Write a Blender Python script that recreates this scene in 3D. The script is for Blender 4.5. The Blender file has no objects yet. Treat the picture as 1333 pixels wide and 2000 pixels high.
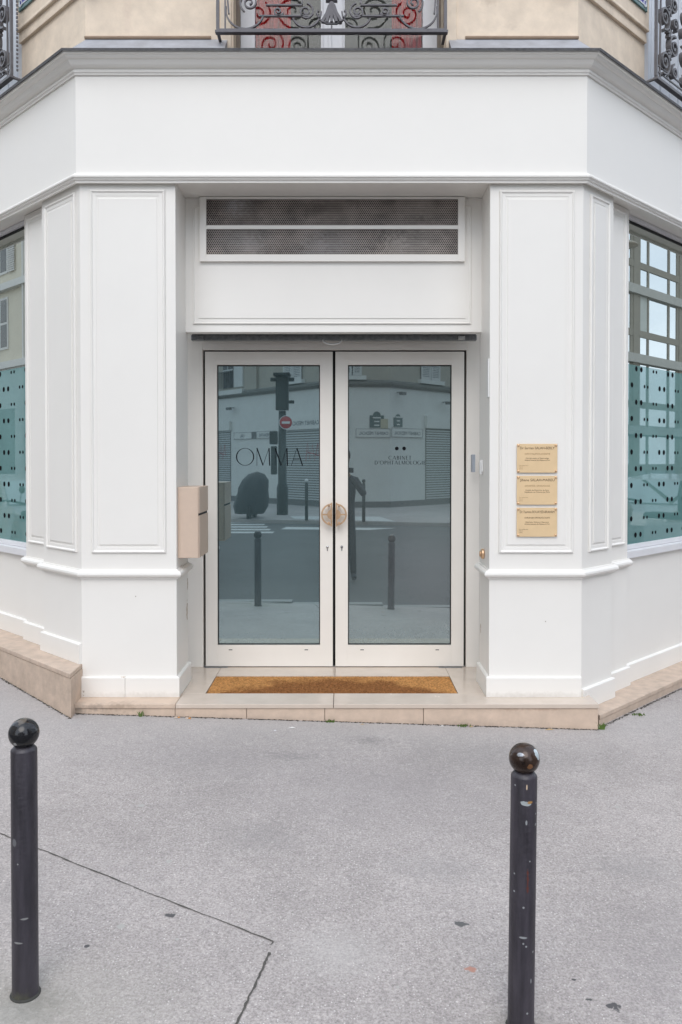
import bpy, bmesh, math, random
from math import radians, sin, cos, pi, sqrt
from mathutils import Vector, Matrix

SC = bpy.context.scene
random.seed(7)
# ------------------------------------------------------------------ camera
cam_d = bpy.data.cameras.new('camera')
cam = bpy.data.objects.new('camera', cam_d)
SC.collection.objects.link(cam)
cam.location = (0, 0, 1.41)
cam.rotation_euler = (radians(90 - 0.873), 0, 0)
cam_d.sensor_fit = 'HORIZONTAL'
cam_d.sensor_width = 36
cam_d.lens = 36 * 1600 / 1333
cam_d.shift_x = -7.5 / 1333
cam_d.shift_y = -75.6 / 1333
cam_d.clip_start = 0.02
cam_d.clip_end = 600
SC.camera = cam
# ------------------------------------------------------------------ world, sun, exposure
SUN_EL, SUN_AZ = radians(46), radians(183)      # azimuth measured from +Y (clockwise): behind the camera, a little left
w = bpy.data.worlds.new('World'); SC.world = w; w.use_nodes = True
nt = w.node_tree; nt.nodes.clear()
N = nt.nodes.new
out = N('ShaderNodeOutputWorld'); bg = N('ShaderNodeBackground'); sky = N('ShaderNodeTexSky')
sky.sky_type = 'NISHITA'; sky.sun_disc = False
sky.sun_elevation = SUN_EL; sky.sun_rotation = SUN_AZ
sky.dust_density = 2.0; sky.ozone_density = 1.0
tc = N('ShaderNodeTexCoord'); mp = N('ShaderNodeMapping'); mp.inputs['Scale'].default_value = (1, 1, 2.2)
ns = N('ShaderNodeTexNoise'); ns.inputs['Scale'].default_value = 2.4; ns.inputs['Detail'].default_value = 6
rp = N('ShaderNodeValToRGB'); rp.color_ramp.elements[0].position = .36; rp.color_ramp.elements[1].position = .60
rp.color_ramp.elements[0].color = (.45, .45, .45, 1); rp.color_ramp.elements[1].color = (.96, .96, .96, 1)
mx = N('ShaderNodeMix'); mx.data_type = 'RGBA'
nt.links.new(tc.outputs['Generated'], mp.inputs[0]); nt.links.new(mp.outputs[0], ns.inputs['Vector'])
nt.links.new(ns.outputs['Fac'], rp.inputs[0]); nt.links.new(rp.outputs[0], mx.inputs[0])
nt.links.new(sky.outputs[0], mx.inputs[6]); mx.inputs[7].default_value = (8.1, 8.8, 9.8, 1)
nt.links.new(mx.outputs[2], bg.inputs[0]); bg.inputs[1].default_value = 0.13
nt.links.new(bg.outputs[0], out.inputs[0])
sd = bpy.data.lights.new('sun', 'SUN'); sun = bpy.data.objects.new('sun', sd); SC.collection.objects.link(sun)
sd.energy = 0.62; sd.angle = radians(40); sd.color = (1, .965, .92)
dirv = Vector((sin(SUN_AZ) * cos(SUN_EL), cos(SUN_AZ) * cos(SUN_EL), sin(SUN_EL)))
sun.rotation_euler = dirv.to_track_quat('Z', 'Y').to_euler(); sun.location = (-4, -8, 14)
SC.view_settings.view_transform = 'Standard'; SC.view_settings.look = 'None'
SC.view_settings.gamma = 1; SC.view_settings.use_curve_mapping = False
SC.view_settings.exposure = 0.67
SC.render.engine = 'CYCLES'
SC.cycles.max_bounces = 10; SC.cycles.diffuse_bounces = 6; SC.cycles.use_denoising = True

# ------------------------------------------------------------------ helpers
q = sqrt(.5)
WL = {}                                # world location of every object made


class MB:
    def __init__(s): s.v = []; s.f = []; s.sm = []
    def add(s, vs, fs, smooth=False):
        b = len(s.v); s.v += [tuple(v) for v in vs]
        s.f += [tuple(b + i for i in f) for f in fs]; s.sm += [smooth] * len(fs); return s
    def box(s, x0, x1, y0, y1, z0, z1):
        x0, x1 = min(x0, x1), max(x0, x1); y0, y1 = min(y0, y1), max(y0, y1); z0, z1 = min(z0, z1), max(z0, z1)
        v = [(x0, y0, z0), (x1, y0, z0), (x1, y1, z0), (x0, y1, z0), (x0, y0, z1), (x1, y0, z1), (x1, y1, z1), (x0, y1, z1)]
        return s.add(v, [(0, 3, 2, 1), (4, 5, 6, 7), (0, 1, 5, 4), (1, 2, 6, 5), (2, 3, 7, 6), (3, 0, 4, 7)])
    def prism(s, pts, z0, z1):
        n = len(pts)
        ar = sum(pts[i][0] * pts[(i + 1) % n][1] - pts[(i + 1) % n][0] * pts[i][1] for i in range(n))
        if ar < 0: pts = pts[::-1]
        zb = z0 if callable(z0) else (lambda x, y: z0)
        v = [(x, y, zb(x, y)) for x, y in pts] + [(x, y, z1) for x, y in pts]
        return s.add(v, [tuple(range(n - 1, -1, -1)), tuple(range(n, 2 * n))] + [(i, (i + 1) % n, n + (i + 1) % n, n + i) for i in range(n)])
    def wbox(s, fr, s0, s1, n0, n1, z0, z1):
        s0, s1 = min(s0, s1), max(s0, s1); n0, n1 = min(n0, n1), max(n0, n1); z0, z1 = min(z0, z1), max(z0, z1)
        return s.prism([fr(s0, n0), fr(s1, n0), fr(s1, n1), fr(s0, n1)], z0, z1)
    def sweep(s, path, prof, smooth=False):
        """profile (n, z) swept along a plan path; outward is to the right of travel"""
        n = len(path); P = len(prof); vs = []
        for i, (x, y) in enumerate(path):
            ds = []
            if i > 0: ds.append((x - path[i - 1][0], y - path[i - 1][1]))
            if i < n - 1: ds.append((path[i + 1][0] - x, path[i + 1][1] - y))
            ns_ = []
            for dx, dy in ds:
                l = math.hypot(dx, dy); ns_.append((dy / l, -dx / l))
            if len(ns_) == 2:
                mxn = (ns_[0][0] + ns_[1][0], ns_[0][1] + ns_[1][1]); k = 2 / (mxn[0] ** 2 + mxn[1] ** 2)
                m = (mxn[0] * k, mxn[1] * k)
            else: m = ns_[0]
            vs += [(x + m[0] * a, y + m[1] * a, z) for a, z in prof]
        fs = []
        for i in range(n - 1):
            for j in range(P):
                k = (j + 1) % P
                fs.append((i * P + j, i * P + k, (i + 1) * P + k, (i + 1) * P + j))
        fs += [tuple(range(P - 1, -1, -1)), tuple((n - 1) * P + j for j in range(P))]
        return s.add(vs, fs, smooth)
    def lathe(s, prof, seg=24, c=(0, 0, 0), axis='Z', smooth=True):
        vs = []; P = len(prof)
        for k in range(seg):
            a = 2 * pi * k / seg
            for r, z in prof:
                p = (r * cos(a), r * sin(a), z)
                if axis == 'X': p = (p[2], p[0], p[1])
                if axis == 'Y': p = (p[0], p[2], p[1])
                vs.append((c[0] + p[0], c[1] + p[1], c[2] + p[2]))
        fs = []
        for k in range(seg):
            for j in range(P - 1):
                a, b = k * P + j, ((k + 1) % seg) * P + j
                fs.append((a, b, b + 1, a + 1))
        if prof[0][0] > 1e-6: fs.append(tuple(k * P for k in range(seg - 1, -1, -1)))
        if prof[-1][0] > 1e-6: fs.append(tuple(k * P + P - 1 for k in range(seg)))
        return s.add(vs, fs, smooth)
    def tube(s, pts, r, seg=8, smooth=True):
        pts = [Vector(p) for p in pts]; n = len(pts); vs = []
        up = Vector((0, 0, 1))
        for i, p in enumerate(pts):
            d = (pts[min(i + 1, n - 1)] - pts[max(i - 1, 0)]).normalized()
            a = d.cross(up)
            if a.length < 1e-3: a = d.cross(Vector((1, 0, 0)))
            a.normalize(); b = d.cross(a)
            rr = r[i] if isinstance(r, (list, tuple)) else r
            vs += [p + a * rr * cos(2 * pi * k / seg) + b * rr * sin(2 * pi * k / seg) for k in range(seg)]
        fs = [(i * seg + k, i * seg + (k + 1) % seg, (i + 1) * seg + (k + 1) % seg, (i + 1) * seg + k) for i in range(n - 1) for k in range(seg)]
        fs += [tuple(range(seg - 1, -1, -1)), tuple((n - 1) * seg + k for k in range(seg))]
        return s.add(vs, fs, smooth)
    def ribbon(s, pts, wd, tf, n0, n1, z=0):
        """2D polyline (s,z) as a bar of width wd, lying between n0 and n1; tf(s,n,z)->xyz"""
        n = len(pts); vs = []
        for i, (a, b) in enumerate(pts):
            p0, p1 = pts[max(i - 1, 0)], pts[min(i + 1, n - 1)]
            dx, dy = p1[0] - p0[0], p1[1] - p0[1]; l = math.hypot(dx, dy) or 1
            nx, ny = -dy / l * wd / 2, dx / l * wd / 2
            vs += [tf(a + nx, n0, b + ny), tf(a - nx, n0, b - ny), tf(a - nx, n1, b - ny), tf(a + nx, n1, b + ny)]
        fs = [(i * 4 + k, i * 4 + (k + 1) % 4, i * 4 + 4 + (k + 1) % 4, i * 4 + 4 + k) for i in range(n - 1) for k in range(4)]
        fs += [(3, 2, 1, 0), tuple((n - 1) * 4 + k for k in range(4))]
        return s.add(vs, fs)
    def mesh(s, name, off=(0, 0, 0)):
        me = bpy.data.meshes.new(name)
        me.from_pydata([(a - off[0], b - off[1], c - off[2]) for a, b, c in s.v], [], s.f)
        me.polygons.foreach_set('use_smooth', s.sm)
        bm = bmesh.new(); bm.from_mesh(me); bmesh.ops.recalc_face_normals(bm, faces=bm.faces); bm.to_mesh(me); bm.free()
        return me


def obj(name, mb, m, parent=None, bevel=0, base=None):
    """links mb as ONE mesh object; a top-level one gets its origin at base"""
    off = WL[parent.name] if parent else (base or (0, 0, 0))
    me = mb.mesh(name, off)
    o = bpy.data.objects.new(name, me); SC.collection.objects.link(o)
    if m: me.materials.append(m)
    if parent: o.parent = parent
    else: o.location = off
    WL[o.name] = off
    if bevel:
        b = o.modifiers.new('edge', 'BEVEL'); b.width = bevel; b.segments = 2; b.limit_method = 'ANGLE'; b.angle_limit = radians(40)
    return o


def thing(name, label, cat, loc=(0, 0, 0), group=None):
    o = bpy.data.objects.new(name, None); SC.collection.objects.link(o); o.location = loc
    o.empty_display_size = .1
    WL[o.name] = loc; return tag(o, label, cat, group)


def tag(o, label, cat, group=None):
    o['label'] = label; o['category'] = cat
    if group: o['group'] = group
    return o


def struct(name, mb, m, **k):
    o = obj(name, mb, m, **k); o['kind'] = 'structure'; return o


def copy_tree(o, parent=None):
    c = o.copy(); SC.collection.objects.link(c); c.parent = parent
    WL[c.name] = WL.get(o.name, (0, 0, 0))
    for ch in list(o.children): copy_tree(ch, c)
    return c


def frame(C, d, n):
    return lambda s, k: (C[0] + d[0] * s + n[0] * k, C[1] + d[1] * s + n[1] * k)


XL, XR, YF = -1.573, 1.415, 4.88
RL, RR = -1.005, .862
FF = frame((0, YF), (1, 0), (0, -1))
FL = frame((XL, YF), (-q, q), (-q, -q))
FR = frame((XR, YF), (q, q), (q, -q))

# ------------------------------------------------------------------ materials
def mat(name, col, rough=.6, var=.06, vscale=3, bump=0, bscale=60, metal=0, spec=.5, coat=0, spots=None, squash=None):
    m = bpy.data.materials.new(name); m.use_nodes = True; t = m.node_tree
    p = t.nodes['Principled BSDF']; L = t.links.new; A = t.nodes.new
    p.inputs['Roughness'].default_value = rough; p.inputs['Metallic'].default_value = metal
    p.inputs['Specular IOR Level'].default_value = spec; p.inputs['Coat Weight'].default_value = coat
    c = A('ShaderNodeTexCoord')
    n = A('ShaderNodeTexNoise'); n.inputs['Scale'].default_value = vscale; n.inputs['Detail'].default_value = 6
    n.inputs['Roughness'].default_value = .62
    if squash:
        mpn = A('ShaderNodeMapping'); mpn.inputs['Scale'].default_value = squash; L(c.outputs['Object'], mpn.inputs[0]); L(mpn.outputs[0], n.inputs['Vector'])
    else: L(c.outputs['Object'], n.inputs['Vector'])
    r = A('ShaderNodeMapRange'); r.inputs[1].default_value = .25; r.inputs[2].default_value = .75
    r.inputs[3].default_value = 1 - var; r.inputs[4].default_value = 1 + var
    L(n.outputs['Fac'], r.inputs[0])
    x = A('ShaderNodeVectorMath'); x.operation = 'SCALE'; x.inputs[0].default_value = col[:3]
    L(r.outputs[0], x.inputs['Scale'])
    cur = x.outputs[0]
    if spots: cur = add_spots(t, c.outputs['Object'], cur, spots)
    L(cur, p.inputs['Base Color'])
    rr = A('ShaderNodeMapRange'); rr.inputs[1].default_value = .3; rr.inputs[2].default_value = .7
    rr.inputs[3].default_value = max(0, rough - .06); rr.inputs[4].default_value = min(1, rough + .06)
    L(n.outputs['Fac'], rr.inputs[0]); L(rr.outputs[0], p.inputs['Roughness'])
    if bump:
        n2 = A('ShaderNodeTexNoise'); n2.inputs['Scale'].default_value = bscale; n2.inputs['Detail'].default_value = 4
        L(c.outputs['Object'], n2.inputs['Vector'])
        b = A('ShaderNodeBump'); b.inputs['Strength'].default_value = bump; b.inputs['Distance'].default_value = .004
        L(n2.outputs['Fac'], b.inputs['Height']); L(b.outputs[0], p.inputs['Normal'])
    return m


def add_spots(t, coord, cur, spots):
    """irregular marks: (x, y, z, radius, colour[, squash x,y,z])"""
    L = t.links.new; A = t.nodes.new
    nz = A('ShaderNodeTexNoise'); nz.inputs['Scale'].default_value = 45; nz.inputs['Detail'].default_value = 3
    L(coord, nz.inputs['Vector'])
    for sp in spots:
        x, y, z, rad, col = sp[:5]; sq = sp[5] if len(sp) > 5 else (1, 1, 1); jag = sp[6] if len(sp) > 6 else .5
        s = A('ShaderNodeVectorMath'); s.operation = 'SUBTRACT'; s.inputs[1].default_value = (x, y, z); L(coord, s.inputs[0])
        k = A('ShaderNodeVectorMath'); k.operation = 'MULTIPLY'; k.inputs[1].default_value = sq; L(s.outputs[0], k.inputs[0])
        d = A('ShaderNodeVectorMath'); d.operation = 'LENGTH'; L(k.outputs[0], d.inputs[0])
        a = A('ShaderNodeMath'); a.operation = 'MULTIPLY_ADD'; L(nz.outputs['Fac'], a.inputs[0]); a.inputs[1].default_value = rad * jag * 2; a.inputs[2].default_value = -rad * jag
        b = A('ShaderNodeMath'); b.operation = 'ADD'; L(d.outputs['Value'], b.inputs[0]); L(a.outputs[0], b.inputs[1])
        soft = sp[7] if len(sp) > 7 else 0
        c = A('ShaderNodeMapRange'); c.inputs[1].default_value = rad * (.1 if soft else .8); c.inputs[2].default_value = rad * (1.3 if soft else 1.05)
        c.inputs[3].default_value = soft or 1; c.inputs[4].default_value = 0; L(b.outputs[0], c.inputs[0])
        m = A('ShaderNodeMix'); m.data_type = 'RGBA'; L(c.outputs[0], m.inputs[0]); L(cur, m.inputs[6]); m.inputs[7].default_value = (*col, 1)
        cur = m.outputs[2]
    return cur


def glassy(name, col, fac, rough=.02, tint=(.9, .95, .95), col2=None, axis=0, a0=0, a1=1, var=.12, spots=None):
    """tinted pane: diffuse film under a mirror-like face"""
    m = bpy.data.materials.new(name); m.use_nodes = True; t = m.node_tree; t.nodes.clear()
    A = t.nodes.new; L = t.links.new
    o = A('ShaderNodeOutputMaterial'); mix = A('ShaderNodeMixShader'); g = A('ShaderNodeBsdfGlossy'); d = A('ShaderNodeBsdfDiffuse')
    g.inputs['Color'].default_value = (*tint, 1); g.inputs['Roughness'].default_value = rough
    c = A('ShaderNodeTexCoord'); n = A('ShaderNodeTexNoise'); n.inputs['Scale'].default_value = 2.3; n.inputs['Detail'].default_value = 5
    L(c.outputs['Object'], n.inputs['Vector'])
    sx = A('ShaderNodeSeparateXYZ'); L(c.outputs['Object'], sx.inputs[0])
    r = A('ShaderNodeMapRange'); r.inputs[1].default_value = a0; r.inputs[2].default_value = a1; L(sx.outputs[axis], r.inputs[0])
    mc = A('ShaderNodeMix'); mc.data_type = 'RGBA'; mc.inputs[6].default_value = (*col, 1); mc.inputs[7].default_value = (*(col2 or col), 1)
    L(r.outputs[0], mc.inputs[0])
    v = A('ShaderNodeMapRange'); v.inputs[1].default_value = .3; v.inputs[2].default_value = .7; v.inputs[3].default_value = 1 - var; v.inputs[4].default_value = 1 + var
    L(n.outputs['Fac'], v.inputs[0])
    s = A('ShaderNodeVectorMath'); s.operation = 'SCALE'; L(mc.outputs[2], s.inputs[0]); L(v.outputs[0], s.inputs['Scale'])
    cc = s.outputs[0]
    if spots: cc = add_spots(t, c.outputs['Object'], cc, spots)
    L(cc, d.inputs['Color'])
    # sparse dust specks on the pane
    vo = A('ShaderNodeTexNoise'); vo.inputs['Scale'].default_value = 160; L(c.outputs['Object'], vo.inputs['Vector'])
    f = A('ShaderNodeMapRange'); f.inputs[1].default_value = .3; f.inputs[2].default_value = .75; f.inputs[3].default_value = fac * 1.04; f.inputs[4].default_value = fac * .93
    L(vo.outputs['Fac'], f.inputs[0]); L(f.outputs[0], mix.inputs[0])
    L(d.outputs[0], mix.inputs[1]); L(g.outputs[0], mix.inputs[2]); L(mix.outputs[0], o.inputs[0])
    return m


CH = (.40, .30, .22)
PAINT = mat('cream_paint', (.825, .803, .762), .42, .022, 1.8, .06, 140, spots=[(-1.33, -.14, .122, .012, CH, (.4, 1, 3), 1.4), (-1.18, -.14, .122, .010, CH, (.4, 1, 3), 1.4), (-1.10, -.14, .122, .008, CH, (.4, 1, 3), 1.4), (-1.005, .2, .45, .02, CH, (1.5, 1, .35), 1.3), (-1.005, .22, .62, .012, CH, (1.5, 1, .35), 1.3),
    (.862, .18, .35, .012, CH, (1.5, 1, .4), 1.3), (-1.56, -.15, .03, .012, (.45, .4, .34), (1, 1, .5), 1.4), (-1.2, -.14, .01, .06, (.62, .59, .54), (.15, 1, 3), .9, .6), (1.1, -.14, .01, .06, (.62, .59, .54), (.15, 1, 3), .9, .6), (-1.25, -.12, .60, .004, (.4, .36, .3)), (1.2, -.12, .45, .004, (.4, .36, .3))])
PAINT2 = mat('cream_metal_paint', (.82, .78, .72), .38, .02, 4, .03, 200)
BLACK = mat('black_gasket', (.008, .008, .009), .7, .1)
ZINC = mat('weathered_zinc', (.34, .35, .38), .5, .25, 9, .3, 25)
ZINCD = mat('dark_zinc_edge', (.10, .10, .105), .6, .5, 40, .5, 60)
STUC = mat('peach_limewash', (.78, .66, .53), .9, .13, 9, .45, 22,
           spots=[(-.93, -1.07, .20, .05, (.66, .56, .46), (.3, 1, 1), .9, .5), (1.0, -1.07, .20, .03, (.62, .52, .42), (.6, 1, 1.4), 1.2, .5), (.86, -1.07, .36, .05, (.60, .49, .38), (1, 1, 1.5), 1.3, .6), (-1.3, -1.07, .28, .04, (.68, .55, .45), (1.5, 1, .4), 1.2, .5)])
STUCM = mat('ochre_moulding', (.34, .25, .18), .9, .15, 12, .4, 40)
IRON = mat('grey_cast_iron', (.10, .097, .108), .48, .25, 30, .3, 120, metal=.25)
IRONL = mat('pale_grey_ironwork', (.14, .137, .145), .5, .2, 30, .3, 120, metal=.1)
STONE = mat('beige_limestone', (.60, .47, .37), .55, .13, 11, .3, 70, spots=[(-1.30, -.27, -.012, .05, (.36, .27, .20), (.5, 1, 1.6), 1.3, .7), (-1.44, -.27, -.02, .035, (.28, .22, .18), (.6, 1, 1.5), 1.3, .7), (-1.55, -.27, -.03, .05, (.22, .19, .16), (1, 1, 1), .9, .7),
    (.75, -.27, -.02, .012, (.25, .2, .16), (.4, 1, 1.6), 1.4), (.2, -.27, -.015, .006, (.2, .16, .13), (.5, 1, 1), 1.2), (.95, -.27, -.02, .04, (.42, .28, .20), (.5, 1, 2), 1.3, .6), (1.15, -.27, -.02, .04, (.45, .30, .22), (.3, 1, 2), 1.3, .6), (-.6, -.27, -.10, .12, (.42, .33, .27), (.3, 1, 3), 1, .4), (.6, -.27, -.13, .12, (.42, .33, .27), (.25, 1, 3), 1, .5)])
STONET = mat('polished_limestone', (.60, .51, .43), .22, .07, 5, .08, 60)
STONEP = mat('pinkish_limestone', (.53, .42, .335), .7, .2, 14, .5, 60)
WHITE = mat('white_plastic', (.75, .75, .74), .4, .03)
WFRAME = mat('white_window_paint', (.72, .72, .74), .45, .04, 8)
GREYP = mat('grey_plastic', (.38, .41, .46), .4, .05)
BRASS = mat('brushed_brass', (.76, .52, .33), .36, .08, 40, .1, 200, metal=.85)
PLAQ = mat('satin_gold_plate', (.76, .56, .33), .5, .05, 12, .05, 300, metal=.15)
INK = mat('engraved_ink', (.10, .055, .03), .6, .1)
INKF = mat('faint_engraving', (.34, .22, .11), .6, .1)
VINYL = mat('black_vinyl', (.006, .007, .009), .9, .1, spec=.08)
MAILM = mat('champagne_metal', (.62, .485, .385), .5, .03, 30, .05, 300, metal=.1)
GALV = mat('galvanised_steel', (.24, .245, .25), .45, .4, 40, .4, 80, metal=.6)
CHROME = mat('satin_steel', (.6, .6, .6), .25, .05, metal=.9)
REDC = mat('red_curtain_cloth', (.80, .018, .028), .85, .25, 14)
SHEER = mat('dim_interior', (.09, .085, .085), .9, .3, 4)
ROOM = mat('dark_room', (.03, .03, .03), .9, .2)
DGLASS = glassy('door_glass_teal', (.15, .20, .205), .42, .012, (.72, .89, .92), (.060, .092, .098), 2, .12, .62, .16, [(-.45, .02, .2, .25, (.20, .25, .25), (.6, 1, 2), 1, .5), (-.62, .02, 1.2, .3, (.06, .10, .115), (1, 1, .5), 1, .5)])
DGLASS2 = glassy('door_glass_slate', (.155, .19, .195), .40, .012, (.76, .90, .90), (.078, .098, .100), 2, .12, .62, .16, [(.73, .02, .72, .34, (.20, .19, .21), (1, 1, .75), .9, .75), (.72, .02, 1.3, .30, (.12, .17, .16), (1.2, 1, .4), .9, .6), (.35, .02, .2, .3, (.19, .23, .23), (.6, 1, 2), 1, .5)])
FILM = glassy('teal_window_film', (.13, .265, .26), .24, .012, (.88, .97, .98))
UGLASS = glassy('clear_shop_glass', (.10, .115, .095), .62, .006, (.92, .96, .93))
NETC = mat('pale_blue_white_paint', (.62, .66, .72), .6, .05, 8)
HGLASS = glassy('french_window_glass', (.02, .02, .02), .35, .004)
OGLASS = glassy('office_glass', (.20, .25, .30), .55, .02)
GREEN_ = mat('weed_green', (.10, .17, .03), .6, .3, 80)

# ------------------------------------------------------------------ ground
def gz(x, y):
    yy = min(y, 7.5); xx = max(-3.4, min(3.6, x))
    z = -.104 - .031 * xx - .034 * (4.75 - yy)
    if y > 7.5: z += 0.004 * (y - 7.5)
    return max(-.24, min(.05, z))


def asphalt(name, base, lightness, spots=(), speck=.5):
    m = bpy.data.materials.new(name); m.use_nodes = True; t = m.node_tree
    p = t.nodes['Principled BSDF']; L = t.links.new; A = t.nodes.new
    p.inputs['Roughness'].default_value = .85; p.inputs['Specular IOR Level'].default_value = .3
    c = A('ShaderNodeTexCoord'); co = c.outputs['Object']
    def noise(sc, det=4, ro=.6):
        n = A('ShaderNodeTexNoise'); n.inputs['Scale'].default_value = sc; n.inputs['Detail'].default_value = det; n.inputs['Roughness'].default_value = ro
        L(co, n.inputs['Vector']); return n.outputs['Fac']
    def rng(s, a, b, lo, hi):
        r = A('ShaderNodeMapRange'); r.inputs[1].default_value = a; r.inputs[2].default_value = b; r.inputs[3].default_value = lo; r.inputs[4].default_value = hi
        L(s, r.inputs[0]); return r.outputs[0]
    def mul(a, b):
        k = A('ShaderNodeMath'); k.operation = 'MULTIPLY'; L(a, k.inputs[0]); L(b, k.inputs[1]); return k.outputs[0]
    big = rng(noise(.9, 4), .3, .7, .87, 1.10)
    mid = mul(rng(noise(6, 5, .7), .3, .7, .93, 1.06), rng(noise(32, 4, .75), .3, .7, .90, 1.09))
    fine = rng(noise(115, 3, .8), .28, .72, 1 - speck * .85, 1 + speck * .85)
    v = mul(mul(big, mid), fine)
    vo = A('ShaderNodeTexVoronoi'); vo.inputs['Scale'].default_value = 105; L(co, vo.inputs['Vector'])
    st = rng(vo.outputs['Distance'], .10, .34, 1.0, 0.0)
    sc = A('ShaderNodeSeparateColor'); L(vo.outputs['Color'], sc.inputs[0])
    pick = rng(sc.outputs[0], .74, .84, 0, 1)
    stones = mul(st, pick)
    s = A('ShaderNodeVectorMath'); s.operation = 'SCALE'; s.inputs[0].default_value = base; L(v, s.inputs['Scale'])
    m1 = A('ShaderNodeMix'); m1.data_type = 'RGBA'; L(stones, m1.inputs[0]); L(s.outputs[0], m1.inputs[6]); m1.inputs[7].default_value = (*lightness, 1)
    pick2 = rng(sc.outputs[1], .78, .86, 0, .6)
    dk = mul(st, pick2)
    m2 = A('ShaderNodeMix'); m2.data_type = 'RGBA'; L(dk, m2.inputs[0]); L(m1.outputs[2], m2.inputs[6]); m2.inputs[7].default_value = (base[0] * .35, base[1] * .35, base[2] * .35, 1)
    cur = m2.outputs[2]
    # sparse pale chewing-gum discs
    vg = A('ShaderNodeTexVoronoi'); vg.inputs['Scale'].default_value = 2.7; L(co, vg.inputs['Vector'])
    sg = A('ShaderNodeSeparateColor'); L(vg.outputs['Color'], sg.inputs[0])
    gd = mul(rng(vg.outputs['Distance'], .030, .042, .6, 0), rng(sg.outputs[0], .55, .6, 0, 1))
    m3 = A('ShaderNodeMix'); m3.data_type = 'RGBA'; L(gd, m3.inputs[0]); L(cur, m3.inputs[6]); m3.inputs[7].default_value = (lightness[0] * .95, lightness[1] * .95, lightness[2] * .9, 1)
    cur = m3.outputs[2]
    if spots: cur = add_spots(t, co, cur, spots)
    L(cur, p.inputs['Base Color'])
    h = A('ShaderNodeMath'); h.operation = 'ADD'; L(fine, h.inputs[0]); L(stones, h.inputs[1])
    b = A('ShaderNodeBump'); b.inputs['Strength'].default_value = .55; b.inputs['Distance'].default_value = .003
    L(h.outputs[0], b.inputs['Height']); L(b.outputs[0], p.inputs['Normal'])
    return m


DK = (.10, .097, .10); LG = (.40, .39, .37)
gspots = [(.0, 4.95, -.1, .55, (.44, .42, .41), (.25, 1, 1), .35, .8), (-2.1, 4.5, -.05, .55, (.44, .42, .41), (.6, .6, 1), .35, .4), (-.02, 2.62, -.15, .16, (.46, .44, .42), (1, 1.2, 1), .5, .45), (-.95, 2.3, -.16, .35, (.40, .385, .34), (.7, 1.3, 1), .4, .5), (.2, 3.9, -.13, .5, (.27, .25, .25), (.6, 1, 1), .8, .45), (1.3, 2.6, -.2, .45, (.29, .27, .27), (.8, 1, 1), .8, .45), (-.7, 4.2, -.1, .3, (.26, .245, .245), (.5, 1, 1), .9, .45), (.9, 4.3, -.13, .22, (.26, .25, .245), (.35, 1, 1), 1.2, .45), (-.35, 3.35, -.13, .13, (.27, .255, .25), (.7, 1, 1), 1.3, .4), (.35, 3.15, -.15, .10, (.26, .25, .245), (.5, 1, 1), 1.4, .4), (1.15, 3.2, -.17, .14, (.27, .26, .255), (.7, 1.2, 1), 1.4, .4), (-1.15, 2.9, -.14, .12, (.27, .255, .25), (1, .7, 1), 1.4, .4), (.15, 4.45, -.1, .06, (.22, .21, .205), (.4, 1, 1), 1.4, .6), (-.25, 4.2, -.1, .05, (.24, .23, .225), (.3, 1, 1), 1.4, .6), (-.9, 2.33, -.16, .09, (.24, .235, .21), (.8, 1, 1), 1, .6), (.5, 2.28, -.18, .09, (.24, .235, .21), (.8, 1, 1), 1, .6),
          (-.28, 2.86, -.15, .010, DK, (.7, 1.6, 1)), (-.60, 2.79, -.15, .016, DK, (.8, 1.2, 1), 1.2), (-.83, 2.61, -.15, .009, DK),
          (.40, 2.79, -.18, .014, (.12, .12, .12), (.6, 1, 1), 1.3), (.52, 2.83, -.18, .008, DK, (1, 1, 1), 1.3),
          (.395, 2.555, -.18, .020, (.42, .23, .18), (1, 1.2, 1), .8), (.80, 2.40, -.2, .017, DK, (.8, 1, 1), 1.5), (.735, 2.43, -.2, .009, (.1, .1, .1), (.6, 1.3, 1), 1.4),
          (1.03, 2.31, -.2, .016, DK, (.6, 1, 1), 1.6), (.71, 2.52, -.2, .007, DK, (1, 1, 1), 1.2), (.93, 2.34, -.2, .008, DK, (.5, 1, 1), 1.3),
          (-.90, 3.60, -.12, .016, LG, (1, 1, 1), .3), (-.68, 3.14, -.13, .015, LG, (1, 1, 1), .3), (-.75, 2.72, -.15, .014, LG, (1, 1, 1), .3), (-.55, 2.66, -.15, .010, LG, (1, 1, 1), .3),
          (1.25, 3.73, -.17, .014, LG, (1, 1, 1), .3), (1.38, 3.60, -.17, .012, LG, (1, 1, 1), .3), (.16, 2.46, -.18, .010, LG, (1, 1, 1), .3), (-.39, 4.56, -.1, .010, (.6, .6, .62), (1, 1, 1), 1.2)]
ASPH = asphalt('pale_worn_asphalt', (.39, .357, .343), (.74, .71, .69), gspots)
ROADM = asphalt('dark_road_asphalt', (.115, .113, .113), (.16, .16, .16))
MARK = mat('worn_road_paint', (.55, .55, .54), .7, .25, 12)
GRAN = mat('granite_kerb', (.28, .275, .27), .75, .25, 60)

road = MB(); road.add([(-150, -150, -.30), (150, -150, -.30), (150, 150, -.30), (-150, 150, -.30)], [(0, 1, 2, 3)])
struct('road', road, ROADM)


def clip(poly, keep):
    """Sutherland-Hodgman against half planes keep = (a, b, c): a*x + b*y <= c"""
    for a, b, c in keep:
        outp = []
        for i in range(len(poly)):
            p, r = poly[i], poly[(i + 1) % len(poly)]
            dp, dr = a * p[0] + b * p[1] - c, a * r[0] + b * r[1] - c
            if dp <= 0: outp.append(p)
            if dp * dr < 0:
                k = dp / (dp - dr); outp.append((p[0] + (r[0] - p[0]) * k, p[1] + (r[1] - p[1]) * k))
        poly = outp
        if len(poly) < 3: return []
    return poly


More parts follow.
